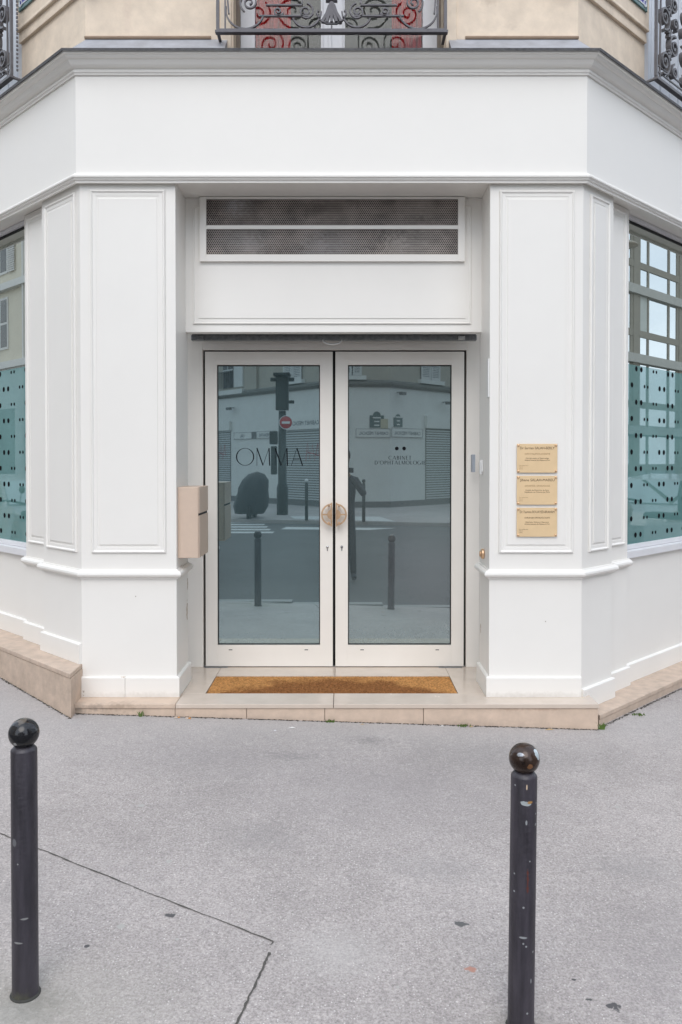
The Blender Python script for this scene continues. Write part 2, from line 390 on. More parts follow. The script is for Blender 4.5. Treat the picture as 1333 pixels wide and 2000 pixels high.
# sidewalk: Y > 2.1, within 2.7 m of the side walls
cl = -q * (XL + YF) + 2.7; cr = q * (XR - YF) + 2.7
SWK = [(0, -1, -2.1), (-q, -q, cl), (q, -q, cr)]
sw = MB(); idx = {}
def gv(x, y):
    k = (round(x, 4), round(y, 4))
    if k not in idx: idx[k] = len(sw.v); sw.v.append((x, y, gz(x, y)))
    return idx[k]
G = .5
for i in range(-70, 70):
    for j in range(3, 70):
        cell = clip([(i * G, j * G), ((i + 1) * G, j * G), ((i + 1) * G, (j + 1) * G), (i * G, (j + 1) * G)], SWK)
        if cell:
            f = []
            for p in cell:
                k = gv(*p)
                if not f or f[-1] != k: f.append(k)
            if f[0] == f[-1]: f.pop()
            if len(f) > 2: sw.f.append(tuple(f)); sw.sm.append(True)
pave = struct('sidewalk', sw, ASPH)

# kerb stones round the sidewalk
def kerb_run(a, b, parent, n0=0):
    L_ = math.hypot(b[0] - a[0], b[1] - a[1]); k = max(1, round(L_ / 1.0)); d = ((b[0] - a[0]) / L_, (b[1] - a[1]) / L_); n = (d[1], -d[0])
    for i in range(k):
        s0, s1 = L_ * i / k + .004, L_ * (i + 1) / k - .004
        p = [(a[0] + d[0] * s + n[0] * e, a[1] + d[1] * s + n[1] * e) for s, e in ((s0, .002), (s1, .002), (s1, .15), (s0, .15))]
        z = gz((p[0][0] + p[1][0]) / 2, (p[0][1] + p[1][1]) / 2)
        obj('kerb_stone', MB().prism(p, -.32, z + .002), GRAN, parent)
kerb = MB(); kerb.prism([(-2.6, 1.96), (2.45, 1.96), (2.45, 2.095), (-2.6, 2.095)], -.33, -.27)
kerb = struct('kerb', kerb, GRAN)
KA, KB = (-2.613, 2.1), (2.453, 2.1)
kerb_run(KA, KB, kerb)
kerb_run((KA[0] - 14 * q, KA[1] + 14 * q), KA, kerb)
kerb_run(KB, (KB[0] + 14 * q, KB[1] + 14 * q), kerb)

# cracks / saw-cut joints in the sidewalk: dark strips with ragged edges
CRK = mat('dirty_joint', (.085, .08, .072), .95, .3, 60)
def crack(pts, wd, sub=14):
    mb = MB(); line = []
    for (a, b) in zip(pts[:-1], pts[1:]):
        for k in range(sub):
            t_ = k / sub; line.append((a[0] + (b[0] - a[0]) * t_, a[1] + (b[1] - a[1]) * t_))
    line.append(pts[-1]); n = len(line)
    for i, p in enumerate(line):
        p0, p1 = line[max(0, i - 1)], line[min(n - 1, i + 1)]
        dx, dy = p1[0] - p0[0], p1[1] - p0[1]; l = math.hypot(dx, dy)
        j = random.uniform(-.0022, .0022)
        for e in (-1, 1):
            k = (wd / 2) * random.uniform(.3, 1.4) * e + j
            x, y = p[0] - dy / l * k, p[1] + dx / l * k
            mb.v.append((x, y, gz(x, y) + .0025))
    for i in range(n - 1): mb.f.append((2 * i, 2 * i + 1, 2 * i + 3, 2 * i + 2)); mb.sm.append(False)
    return obj('joint', mb, CRK, pave)
crack([(-2.1, 3.67), (-1.41, 3.315), (-1.20, 3.199), (-.75, 2.945), (-.235, 2.661)], .0055)
crack([(-.236, 2.660), (-.240, 2.640)], .005, 3)
crack([(-.2414, 2.604), (-.268, 2.47), (-.31, 2.26), (-.34, 2.11)], .0085, 14)
crack([(-1.30, 2.27), (-.92, 2.235), (-.6, 2.11)], .012, 8)

# ------------------------------------------------------------------ doorstep and ledges
def gzp(x, y): return gz(x, y) - .03
DIRT = mat('dark_dirt_line', (.07, .062, .05), .95, .4, 60, .6, 60)
step = thing('doorstep', 'wide beige limestone doorstep under the glass double door', 'doorstep', (0, 5, 0))
obj('bedding', MB().prism([(-1.585, 4.745), (1.462, 4.745), (1.462, 5.62), (-1.585, 5.62)], gzp, -.024), DIRT, step)
xs = [-1.600, -.982, -.066, 1.472]
for i in range(3):
    m = [STONE, STONET, STONET][0] if i == 0 else STONET
    obj('tread_stone', MB().box(xs[i] + (.0015 if i else 0), xs[i + 1] - (.0015 if i < 2 else 0), 4.722, 4.944, -.0245, .0), STONE if i == 0 else STONET, step, .002)
for a, b in ((-1.60, -.987), (-.984, -.572), (-.569, -.118), (-.115, .455), (.458, 1.470)):
    obj('riser_stone', MB().prism([(a, 4.730), (b, 4.730), (b, 4.76), (a, 4.76)], gzp, -.0265), STONE, step, .0015)
for a, b, c, d in ((-1.06, -.845, 4.946, 5.62), (.687, .93, 4.946, 5.62), (-.843, -.066, 5.353, 5.62), (-.064, .685, 5.353, 5.62)):
    obj('floor_slab', MB().box(a, b, c, d, -.0245, -.0005), STONET, step, .001)
obj('mat_well', MB().box(-.843, .685, 4.946, 5.351, -.0238, -.018), DIRT, step)

# worn coir mat
def coir():
    m = bpy.data.materials.new('worn_coir'); m.use_nodes = True; t = m.node_tree; p = t.nodes['Principled BSDF']; A = t.nodes.new; L = t.links.new
    p.inputs['Roughness'].default_value = .95; p.inputs['Specular IOR Level'].default_value = .1
    c = A('ShaderNodeTexCoord'); s = A('ShaderNodeSeparateXYZ'); L(c.outputs['Object'], s.inputs[0])
    n = A('ShaderNodeTexNoise'); n.inputs['Scale'].default_value = 6; n.inputs['Detail'].default_value = 6; L(c.outputs['Object'], n.inputs['Vector'])
    # trodden, damp area: an uneven low hill reaching in from the front edge
    x2 = A('ShaderNodeMath'); x2.operation = 'ABSOLUTE'; L(s.outputs[0], x2.inputs[0])
    h = A('ShaderNodeMapRange'); h.interpolation_type = 'SMOOTHSTEP'; h.inputs[1].default_value = .05; h.inputs[2].default_value = .90; h.inputs[3].default_value = .36; h.inputs[4].default_value = -.01; L(x2.outputs[0], h.inputs[0])
    d = A('ShaderNodeMath'); d.operation = 'SUBTRACT'; L(h.outputs[0], d.inputs[0]); L(s.outputs[1], d.inputs[1])
    nn = A('ShaderNodeMath'); nn.operation = 'MULTIPLY_ADD'; L(n.outputs['Fac'], nn.inputs[0]); nn.inputs[1].default_value = .40; nn.inputs[2].default_value = -.20
    e = A('ShaderNodeMath'); e.operation = 'ADD'; L(d.outputs[0], e.inputs[0]); L(nn.outputs[0], e.inputs[1])
    r = A('ShaderNodeMapRange'); r.inputs[1].default_value = -.035; r.inputs[2].default_value = .07; L(e.outputs[0], r.inputs[0])
    mx_ = A('ShaderNodeMix'); mx_.data_type = 'RGBA'; L(r.outputs[0], mx_.inputs[0]); mx_.inputs[6].default_value = (.50, .26, .095, 1); mx_.inputs[7].default_value = (.27, .12, .045, 1)
    f = A('ShaderNodeTexNoise'); f.inputs['Scale'].default_value = 90; f.inputs['Detail'].default_value = 4; L(c.outputs['Object'], f.inputs['Vector'])
    fr = A('ShaderNodeMapRange'); fr.inputs[1].default_value = .3; fr.inputs[2].default_value = .7; fr.inputs[3].default_value = .55; fr.inputs[4].default_value = 1.45; L(f.outputs['Fac'], fr.inputs[0])
    sc_ = A('ShaderNodeVectorMath'); sc_.operation = 'SCALE'; L(mx_.outputs[2], sc_.inputs[0]); L(fr.outputs[0], sc_.inputs['Scale']); L(sc_.outputs[0], p.inputs['Base Color'])
    return m
COIR = coir()
dm = thing('doormat', 'worn brown coir doormat sunk in the stone doorstep', 'doormat', (-.079, 4.955, 0))
obj('coir_base', MB().box(-.842, .684, 4.957, 5.349, -.0178, -.006), COIR, dm)
fb = MB()
for _ in range(15000):
    x, y = random.uniform(-.84, .682), random.uniform(4.959, 5.347); a = random.uniform(0, 2 * pi); l = random.uniform(.003, .009)
    fb.v += [(x, y, -.007), (x + .0022 * cos(a), y + .0022 * sin(a), -.007), (x + l * sin(a) * .7, y - l * cos(a) * .7, -.007 + random.uniform(.004, .011))]
    k = len(fb.v); fb.f.append((k - 3, k - 2, k - 1)); fb.sm.append(False)
o = obj('coir_fibres', fb, COIR, dm); o['kind'] = 'stuff'

led = thing('stone_ledge', 'tall pinkish limestone ledge under the left shop window', 'ledge', (-1.57, 4.7, 0))
# left ledge: body + cap stones along the left wall
def lp(s, n): return FL(s, n)
ej = (-1.565, 4.645); eb = (-1.5755, 4.875)
sfront = -.166
lj = [sfront, 1.15, 2.4, 3.7, 5.0, 6.4]
for i in range(5):
    a, b = lj[i] + (.002 if i else 0), lj[i + 1] - .002
    back0 = eb if i == 0 else lp(a, -.12)
    pts = [ej if i == 0 else lp(a, .150), lp(b, .150), lp(b, -.12), back0] if i else [ej, lp(b, .150), lp(b, -.12), lp(.01, -.12), eb]
    obj('ledge_body', MB().prism([(x + .004, y + .002) for x, y in pts], gzp, .166), STONEP, led, .002)
    obj('ledge_cap', MB().prism(pts, .168, .195), STONEP, led, .004)
led2 = thing('stone_ledge', 'low beige limestone ledge under the right shop window', 'ledge', (1.49, 4.78, 0))
rj = [-.013, 1.0, 2.2, 3.5, 4.9, 6.4]
for i in range(5):
    a, b = rj[i] + (.002 if i else 0), rj[i + 1] - .002
    pts = [FR(a, .128), FR(b, .128), FR(b, -.12), FR(a, -.12)] if i else [FR(-.013, .128), FR(b, .128), FR(b, -.12), FR(.05, -.12), (1.474, 4.86)]
    obj('ledge_cap', MB().prism(pts, -.108, -.083), STONEP, led2, .003)
    obj('ledge_body', MB().prism([(x - .004, y + .003) for x, y in pts], gzp, -.110), STONEP, led2, .002)

# ------------------------------------------------------------------ shopfront
shop = thing('shopfront', 'cream panelled wooden shopfront wrapping the chamfered street corner', 'shopfront', (0, 5, 0))
ZS = 3.065
# corner pilasters (front face + side face in one solid), second pilasters
pl = obj('corner_pilaster', MB().prism([(RL, 5.245), (RL, YF), (XL, YF), FL(.506, 0), FL(.506, -.3), (-1.30, 5.245)], -.02, ZS), PAINT, shop, .003)
pr = obj('corner_pilaster', MB().prism([(RR, 5.235), (RR, YF), (XR, YF), FR(.378, 0), FR(.378, -.3), (1.2, 5.235)], -.1, ZS), PAINT, shop, .003)
pl2 = obj('side_pilaster', MB().wbox(FL, .508, .901, -.30, -.06, .18, ZS), PAINT, shop, .003)
pr2 = obj('side_pilaster', MB().wbox(FR, .380, .712, -.30, -.06, -.09, ZS), PAINT, shop, .003)


def raised_panel(fr, s0, s1, z0, z1, n0, parent, name='raised_panel', prof=None):
    prof = prof or [(0, 0), (.0005, .009), (.004, .013), (.009, .013), (.013, .009), (.016, .0055), (.034, .0045), (.0355, .0025), (.047, .0025), (.048, .0065), (.052, .0075)]
    mb = MB(); P = len(prof)
    for ins, h in prof:
        for s, z in ((s0 + ins, z0 + ins), (s1 - ins, z0 + ins), (s1 - ins, z1 - ins), (s0 + ins, z1 - ins)):
            x, y = fr(s, n0 + h); mb.v.append((x, y, z))
    for j in range(P - 1):
        for k in range(4):
            mb.f.append((j * 4 + k, j * 4 + (k + 1) % 4, j * 4 + 4 + (k + 1) % 4, j * 4 + 4 + k)); mb.sm.append(False)
    b = (P - 1) * 4; mb.f.append((b, b + 1, b + 2, b + 3)); mb.sm.append(False)
    return obj(name, mb, PAINT, parent)


E0 = .0006
raised_panel(FF, -1.510, -1.066, .861, 3.014, E0, pl)
raised_panel(FF, .918, 1.362, .861, 3.010, E0, pr)
raised_panel(FL, .050, .450, .861, 3.012, E0, pl)
raised_panel(FR, .080, .318, .861, 3.008, E0, pr)
raised_panel(FL, .560, .850, .861, 3.03, E0 - .06, pl2)
raised_panel(FR, .430, .658, .861, 3.03, E0 - .06, pr2)

rail = [(-.004, .704), (.008, .704), (.009, .713), (.020, .716), (.029, .723), (.033, .733), (.031, .744), (.022, .753), (.010, .757), (.009, .762), (-.004, .763)]
obj('dado_rail', MB().sweep([FL(.915, -.06), FL(.506, -.06), FL(.506, 0), (XL, YF), (RL, YF), (RL, 5.24)], rail), PAINT, shop)
obj('dado_rail', MB().sweep([(RR, 5.23), (RR, YF), (XR, YF), FR(.378, 0), FR(.378, -.06), FR(.724, -.06)], rail), PAINT, shop)
def skirt(z0, z1): return [(-.01, z0), (.018, z0), (.018, z1 - .008), (.012, z1 - .001), (-.01, z1)]
obj('skirting', MB().sweep([(-1.31, YF), (RL, YF), (RL, 5.24)], skirt(.001, .122)), PAINT, shop)
obj('skirting', MB().sweep([(XL - .002, YF), (-1.312, YF)], skirt(.001, .122)), PAINT, shop)
obj('skirting', MB().sweep([(RR, 5.23), (RR, YF), (XR - .004, YF)], skirt(.001, .122)), PAINT, shop)
obj('skirting', MB().sweep([FL(5.9, -.09), FL(.901, -.09), FL(.901, -.06), FL(.506, -.06), FL(.506, 0), FL(.0, 0)], skirt(.196, .318)), PAINT, shop)
obj('skirting', MB().sweep([FR(.0, 0), FR(.378, 0), FR(.378, -.06), FR(.712, -.06), FR(.712, -.09), FR(5.9, -.09)], skirt(-.082, .045)), PAINT, shop)
for fr, s0, zb in ((FL, .905, .18), (FR, .716, -.09)):
    obj('stall_riser', MB().wbox(fr, s0, 5.6, -.28, -.09, zb, .757), PAINT, shop)
    obj('end_pilaster', MB().wbox(fr, 5.6, 6.3, -.3, 0, zb, ZS), PAINT, shop)

# fascia, mouldings, cornice, soffits
FN = .03
pathf = [FL(6.3, 0), (XL, YF), (XR, YF), FR(6.3, 0)]
obj('fascia_board', MB().sweep(pathf, [(-.30, 3.068), (FN - .002, 3.068), (FN - .002, 3.69), (-.30, 3.69)]), PAINT, shop)
arch = [(FN - .01, 3.047), (FN + .004, 3.047), (FN + .005, 3.058), (FN + .015, 3.063), (FN + .017, 3.070), (FN + .026, 3.075), (FN + .027, 3.083), (FN + .021, 3.090), (FN + .012, 3.096), (FN + .010, 3.102), (FN - .01, 3.103)]
obj('architrave_moulding', MB().sweep(pathf, arch), PAINT, shop)
corn = [(FN - .01, 3.676), (FN + .008, 3.676), (FN + .010, 3.684), (FN + .017, 3.690), (FN + .018, 3.698), (FN + .012, 3.702), (FN + .014, 3.709), (FN + .030, 3.713), (FN + .042, 3.722),
        (FN + .050, 3.733), (FN + .054, 3.739), (FN + .056, 3.744), (FN + .068, 3.747), (FN + .077, 3.754), (FN + .082, 3.762), (FN + .092, 3.764), (FN + .094, 3.775), (FN - .2, 3.775)]
obj('cornice', MB().sweep(pathf, corn), PAINT, shop)
# zinc flashing on the cornice
obj('zinc_edge', MB().sweep(pathf, [(FN + .098, 3.776), (FN + .104, 3.770), (FN + .107, 3.784), (FN + .09, 3.790), (FN - .14, 3.80), (FN - .14, 3.777)]), ZINCD, shop)
for x0, x1, c0, c1 in ((-1.545, -.70, 1, 0), (.62, 1.388, 0, 1)):
    a = (x0 - .055 * c0, YF - .105); b = (x1 + .055 * c1, YF - .105)
    zf = MB(); zf.add([(a[0] + .0, YF - .10, 3.791), (b[0], YF - .10, 3.791), (x1, YF + .045, 3.925), (x0, YF + .045, 3.925),
                       (a[0], YF + .05, 3.791), (b[0], YF + .05, 3.791)], [(0, 1, 2, 3), (0, 3, 4), (1, 5, 2), (0, 4, 5, 1), (3, 2, 5, 4)])
    obj('zinc_flashing', zf, ZINC, shop)
obj('entrance_soffit', MB().box(RL - .1, RR + .1, YF + .02, 5.6, ZS + .001, 3.12), PAINT, shop)
for fr, s0 in ((FL, .903), (FR, .714)):
    sb = MB().wbox(fr, s0, 5.598, -.16, -.060, .759, .806)
    obj('window_sill', sb, WFRAME, shop, .002)

# transom panel over the door with the perforated vent
tp = obj('transom_panel', MB().box(RL - .02, RR + .02, 5.181, 5.26, 2.222, ZS), PAINT, shop, .002)
TY = 5.18
FT = frame((0, TY), (1, 0), (0, -1))
raised_panel(FT, -.957, .797, 2.272, 3.012, E0, tp, prof=[(0, 0), (.0005, .006), (.003, .009), (.008, .009), (.011, .004), (.036, .004), (.0365, .009), (.042, .009)])
vent = thing('vent_grille', 'cream framed perforated metal vent above the glass double door', 'vent grille', (-.08, TY, 2.66))
vz0, vz1, vx0, vx1 = 2.703, 3.050, -.868, .709
fy0, fy1 = 5.146, 5.170
fm = MB().box(-.909, vx0, fy0, fy1, 2.660, 3.062).box(vx1, .752, fy0, fy1, 2.660, 3.062).box(vx0, vx1, fy0, fy1, 2.660, vz0).box(vx0, vx1, fy0, fy1, vz1, 3.062)
obj('frame', fm, PAINT, vent, .0015)
obj('crossbar', MB().box(vx0, vx1, 5.149, 5.1565, 2.862, 2.885), PAINT, vent)
perf = MB(); pitch = .0124; R_ = pitch / sqrt(3); rin = R_ * .72
def hexpts(cx, cz, r): return [(cx + r * sin(pi / 3 * k), cz + r * cos(pi / 3 * k)) for k in range(6)]
rows = int((vz1 - vz0) / (R_ * 1.5)) + 2
for j in range(rows):
    for i in range(int((vx1 - vx0) / pitch) + 1):
        cx = vx0 + pitch * (i + .5 * (j % 2)) ; cz = vz0 + R_ * 1.5 * j
        if cx > vx1 or cz > vz1: continue
        o_ = hexpts(cx, cz, R_); n_ = hexpts(cx, cz, rin); b = len(perf.v)
        perf.v += [(x, 5.158, z) for x, z in o_] + [(x, 5.158, z) for x, z in n_]
        for k in range(6): perf.f.append((b + k, b + (k + 1) % 6, b + 6 + (k + 1) % 6, b + 6 + k)); perf.sm.append(False)
PERFM = mat('dusty_perforated_steel', (.34, .295, .27), .6, .75, 5, 0, squash=(1, 1, 1.6), spots=[(-.55, -.02, .12, .16, (.50, .49, .48), (.8, 1, 1.6), .9, .6), (0, -.02, .09, .2, (.48, .47, .47), (.8, 1, 2), .9, .6), (.5, -.02, .10, .18, (.60, .56, .52), (.8, 1, 1.5), .9, .6), (-.60, -.02, .35, .06, (.55, .54, .54), (.6, 1, 1), 1.4, .7), (.55, -.02, .33, .07, (.46, .42, .38), (.6, 1, 1), 1.2, .6), (-.76, -.02, .33, .10, (.12, .10, .09), (1, 1, .6), 1, .7)])
o = obj('perforated_sheet', perf, PERFM, vent); o['kind'] = 'stuff'
def dusty():
    return mat('dusty_duct_cloth', (.03, .026, .025), .9, .95, 8, .4, 60, spots=[(x, .012, z, r, tuple(v * .45 for v in c), (1, 1, 1), 1.3) for x, z, r, c in ((-.5, .10, .06, (.20, .19, .19)), (-.1, .08, .10, (.16, .15, .155)), (.4, .09, .08, (.24, .22, .21)), (-.62, .34, .05, (.15, .15, .16)), (.1, .3, .06, (.13, .12, .11)), (.6, .33, .07, (.17, .15, .14)))])
obj('duct_backing', MB().box(vx0 - .005, vx1 + .005, 5.1625, 5.1685, vz0 - .01, vz1 + .004), dusty(), vent)

# ------------------------------------------------------------------ display windows
def dots_for(fr, parent, pane_n, s_lo, s_hi):
    k = 0; z = 2.045
    while z > .87:
        A_ = (k % 2 == 0)
        cs = [(1.012 + .512 * i, .0385, .0185) for i in range(-1, 8)] + [(1.266 + .512 * i, .0245, .0118) for i in range(-1, 8)] if A_ else \
             [(.870 + .513 * i, .0385, .0185) for i in range(-1, 8)] + [(1.126 + .513 * i, .0245, .0118) for i in range(-1, 8)]
        for c, hw, r in cs:
            for e in (-1, 1):
                s = c + e * hw
                if s_lo + r < s < s_hi - r and s < 2.6:
                    mb = MB(); pts = []
                    for t_ in range(14):
                        a = 2 * pi * t_ / 14; x, y = fr(s + r * cos(a), pane_n + .0012); mb.v.append((x, y, z + r * sin(a)))
                    mb.f.append(tuple(range(14))); mb.sm.append(False)
                    obj('dot', mb, VINYL, parent)
        k += 1; z -= .1148


for fr, s0, lab in ((FL, .903, 'large shop window left of the door reflecting a pale house'), (FR, .714, 'large shop window right of the door reflecting an office block')):
    x, y = fr(s0 + 1.5, -.12)
    dw = thing('shop_window', lab, 'window', (x, y, .75))
    f = MB()
    f.wbox(fr, s0, 5.59, -.15, -.110, .808, .838).wbox(fr, s0, 5.59, -.15, -.102, 3.040, ZS).wbox(fr, 5.55, 5.59, -.15, -.11, .84, 3.038).wbox(fr, s0, s0 + .02, -.15, -.116, .84, 3.038)
    f.wbox(fr, 2.75, 2.80, -.15, -.115, .84, 3.038)
    obj('window_frame', f, WFRAME, dw, .002)
    obj('gasket', MB().wbox(fr, s0 + .02, 5.55, -.15, -.122, 3.026, 3.038), BLACK, dw)
    pan = MB(); 
    fl = obj('frosted_pane', MB().wbox(fr, s0 + .02, 5.55, -.15, -.130, .839, 2.068), FILM, dw)
    obj('clear_pane', MB().wbox(fr, s0 + .02, 5.55, -.15, -.130, 2.0685, 3.025), UGLASS, dw)
    dots_for(fr, fl, -.130, s0 + .02, 5.5)

# ------------------------------------------------------------------ double door
door = thing('glass_double_door', 'cream framed glass double door with brass half ring handles', 'door', (-.07, 5.58, 0))
DY = 5.577
df = MB().box(-1.085, -.967, DY, 5.66, 0.0, 2.30).box(.828, .93, DY, 5.66, 0, 2.30).box(-.967, .828, DY, 5.66, 2.163, 2.30)
obj('door_frame', df, PAINT2, door, .002)
obj('gap_dark_backing', MB().box(-.968, .829, 5.621, 5.66, .001, 2.164), BLACK, door)  # black sheet behind the leaves, painting the gaps round them dark
obj('threshold', MB().box(-.965, .826, 5.590, 5.619, .0, .0035), GALV, door)


def glyph(mb, ch, x, z, h, y, th=.10, tk=.028, sx=1):
    """high-contrast roman capitals drawn as strokes; returns the advance"""
    S = {'A': [.95, [(0, 0, .44, 1, 'n'), (.44, 1, .88, 0, 'k'), (.16, .36, .70, .36, 'n')]],
         'B': [.62, [(.12, 0, .12, 1, 'k'), 'arc', (.12, .75, .40, .25, 90, -90), (.12, .26, .44, .26, 90, -90)]],
         'C': [.86, ['arc', (.48, .5, .46, .5, 55, 305)]], 'D': [.86, [(.12, 0, .12, 1, 'k'), 'arc', (.14, .5, .66, .5, 90, -90)]],
         'E': [.60, [(.12, 0, .12, 1, 'k'), (.12, .985, .52, .985, 'n'), (.12, .5, .44, .5, 'n'), (.12, .015, .55, .015, 'n')]],
         'G': [.90, ['arc', (.48, .5, .46, .5, 55, 335), (.84, .05, .84, .45, 'k')]],
         'H': [.84, [(.12, 0, .12, 1, 'k'), (.72, 0, .72, 1, 'k'), (.12, .5, .72, .5, 'n')]],
         'I': [.34, [(.17, 0, .17, 1, 'k')]], 'L': [.58, [(.12, 0, .12, 1, 'k'), (.12, .015, .52, .015, 'n')]],
         'M': [1.0, [(.10, 0, .10, 1, 'n'), (.10, 1, .48, .02, 'k'), (.48, .02, .86, 1, 'n'), (.86, 1, .90, 0, 'k')]],
         'N': [.86, [(.12, 0, .12, 1, 'n'), (.12, 1, .74, 0, 'k'), (.74, 0, .74, 1, 'n')]],
         'O': [1.0, ['arc', (.48, .5, .47, .5, 0, 360)]], 'P': [.62, [(.12, 0, .12, 1, 'k'), 'arc', (.12, .74, .42, .26, 90, -90)]],
         'T': [.70, [(.35, 0, .35, 1, 'k'), (.03, .985, .67, .985, 'n')]], "'": [.24, [(.12, .75, .12, 1, 'k')]], ' ': [.4, []]}
    adv, st = S[ch]
    def seg(x0, z0, x1, z1, wd):
        dx, dz = (x1 - x0) * h * sx, (z1 - z0) * h; l = math.hypot(dx, dz) or 1; nx, nz_ = -dz / l * wd * h / 2, dx / l * wd * h / 2
        X0, Z0, X1, Z1 = x + x0 * h * sx, z + z0 * h, x + x1 * h * sx, z + z1 * h
        mb.add([(X0 + nx, y, Z0 + nz_), (X1 + nx, y, Z1 + nz_), (X1 - nx, y, Z1 - nz_), (X0 - nx, y, Z0 - nz_)], [(0, 1, 2, 3)])
    arc = False
    for it in st:
        if it == 'arc': arc = True; continue
        if arc and len(it) == 6:
            cx, cz, rx, rz, a0, a1 = it; n = 28
            for k in range(n):
                p = [radians(a0 + (a1 - a0) * (k + e) / n) for e in (0, 1)]; am = (p[0] + p[1]) / 2
                seg(cx + rx * cos(p[0]), cz + (rz - .015) * sin(p[0]), cx + rx * cos(p[1]), cz + (rz - .015) * sin(p[1]), tk + (th - tk) * abs(cos(am)) ** 2)
        else:
            seg(it[0], it[1], it[2], it[3], th if it[4] == 'k' else tk)
            if 0 and it[4] == 'k' and abs(it[0] - it[2]) < .01:      # small text: slab serifs
                for zz in (0.02, .98):
                    if ch not in "'": seg(it[0] - .09, zz, it[0] + .09, zz, .035)
    return adv * h * sx


def write(mb, txt, x, z, h, y, track=0, **k):
    for ch in txt: x += glyph(mb, ch, x, z, h, y, **k) + track
    return x


def text_width(txt, h, track, sx=1):
    return write(MB(), txt, 0, 0, h, 0, track, sx=sx)


for side, (xa, xb, gx0, gx1) in enumerate(((-.951, -.0825, -.870, -.169), (-.0645, .812, .021, .727))):
    leaf_m = MB().box(xa, gx0, DY, 5.612, .005, 2.152).box(gx1, xb, DY, 5.612, .005, 2.152).box(gx0, gx1, DY, 5.612, .005, .150).box(gx0, gx1, DY, 5.612, 2.063, 2.152)
    leaf = obj('door_leaf', leaf_m, PAINT2, door, .0012)
    leaf['label'] = ['left door leaf with large thin lettering', 'right door leaf with two dots above small lettering'][side]
    g = MB().box(gx0, gx0 + .006, 5.592, 5.600, .151, 2.062).box(gx1 - .006, gx1, 5.592, 5.600, .151, 2.062).box(gx0 + .006, gx1 - .006, 5.592, 5.600, .151, .157).box(gx0 + .006, gx1 - .006, 5.592, 5.600, 2.056, 2.062)
    obj('glazing_gasket', g, BLACK, leaf)
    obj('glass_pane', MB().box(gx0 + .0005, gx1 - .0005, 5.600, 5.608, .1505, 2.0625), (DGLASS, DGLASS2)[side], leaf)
    # half ring handle
    cx = -.0735; cz = 1.047; sg = -1 if side == 0 else 1; hb = MB()
    e = .0125
    def hring(r0, r1, y0, y1, a0=0, a1=180, n=26, mb=None):
        mb = mb or hb
        b = len(mb.v)
        for k in range(n + 1):
            a = radians(-90 + (a0 + (a1 - a0) * k / n))
            for r in (r0, r1):
                for yy in (y0, y1): mb.v.append((cx + sg * (e + r * cos(a)), yy, cz + r * sin(a)))
        for k in range(n):
            i = b + k * 4
            for f_ in ((i, i + 4, i + 5, i + 1), (i + 2, i + 3, i + 7, i + 6), (i, i + 2, i + 6, i + 4), (i + 1, i + 5, i + 7, i + 3)): mb.f.append(f_); mb.sm.append(False)
        for i in (b, b + 4 * n): mb.f.append((i, i + 1, i + 3, i + 2)); mb.sm.append(False)
    hring(.064, .075, 5.520, 5.536)
    hring(.0, .034, 5.524, 5.532)
    hb.box(cx + sg * e, cx + sg * (e + .009), 5.515, 5.540, cz - .080, cz + .080)
    hb.box(cx + sg * (e + .032), cx + sg * (e + .066), 5.523, 5.533, cz - .005, cz + .005)
    for zz in (-.058, .058): hb.lathe([(.006, 5.53), (.006, 5.578)], 10, (cx + sg * (e + .0215), 0, cz + zz), 'Y')
    obj('half_ring_handle', hb, BRASS, leaf)
    kx = (-.119, -.021)[side]
    lk = MB().lathe([(.0, 5.572), (.0085, 5.572), (.0095, 5.578)], 14, (kx, 0, .823), 'Y').box(kx - .0035, kx + .0035, 5.5725, 5.578, .797, .823)
    obj('lock_cylinder', lk, CHROME if side == 0 else GALV, leaf)
    for px_ in ((-.781, -.263), (.118, .632))[side]:
        obj('drain_slot', MB().box(px_ - .012, px_ + .012, 5.5755, 5.5765, .116, .121), BLACK, leaf)
    tx = MB(); ty = 5.5988
    if side == 0:
        h = .121; z = 1.377
        for ch, xx, wd in (('O', -.742, 1.03), ('M', -.612, .90), ('M', -.487, .87), ('A', -.366, .72)):
            glyph(tx, ch, xx, z, h, ty, th=.062, tk=.022, sx=wd)
    else:
        for xx in (.3555, .4055):
            tx.add([(xx + .0128 * cos(2 * pi * k / 18), ty, 1.4945 + .0128 * sin(2 * pi * k / 18)) for k in range(18)], [tuple(range(18))])
        for t_, x0, x1, z, h in (('CABINET', .300, .460, 1.418, .0255), ("D'OPHTALMOLOGIE", .204, .558, 1.385, .0255)):
            W0 = text_width(t_, h, 0); tr = ((x1 - x0) - W0) / (len(t_))
            write(tx, t_, x0, z, h, ty, tr, th=.13, tk=.05)
    obj('lettering', tx, VINYL, leaf)
for xx in (-.90, .70):
    obj('pivot_plate', MB().box(xx - .06, xx + .10, 5.555, 5.588, -.0004, .0022), GALV, door)

# roller shutter parked above the door
sh = thing('roller_shutter', 'raised metal roller shutter in the dark slot above the door', 'roller shutter', (-.07, 5.4, 2.2))
obj('bottom_bar', MB().box(-1.012, .868, 5.40, 5.452, 2.204, 2.238).box(-1.012, .868, 5.43, 5.437, 2.2385, 2.304), GALV, sh, .002)
obj('slot_lining', MB().box(-1.07, .91, 5.262, 5.575, 2.305, 2.33), ROOM, sh)
lp_ = [(-.082 + .062 * cos(a), 5.40 - .014 * sin(a), 2.206 - .030 * sin(a)) for a in [pi * k / 10 for k in range(11)]]
obj('pull_loop', MB().tube(lp_, .0055, 8), WHITE, sh)
for s_, xx in ((-1, -.955), (1, .76)):
    obj('latch', MB().box(xx - .018, xx + .028, 5.375, 5.398, 2.205, 2.232).box(xx - .012, xx + .022, 5.368, 5.3745, 2.222, 2.229), CHROME if s_ > 0 else GALV, sh, .002)
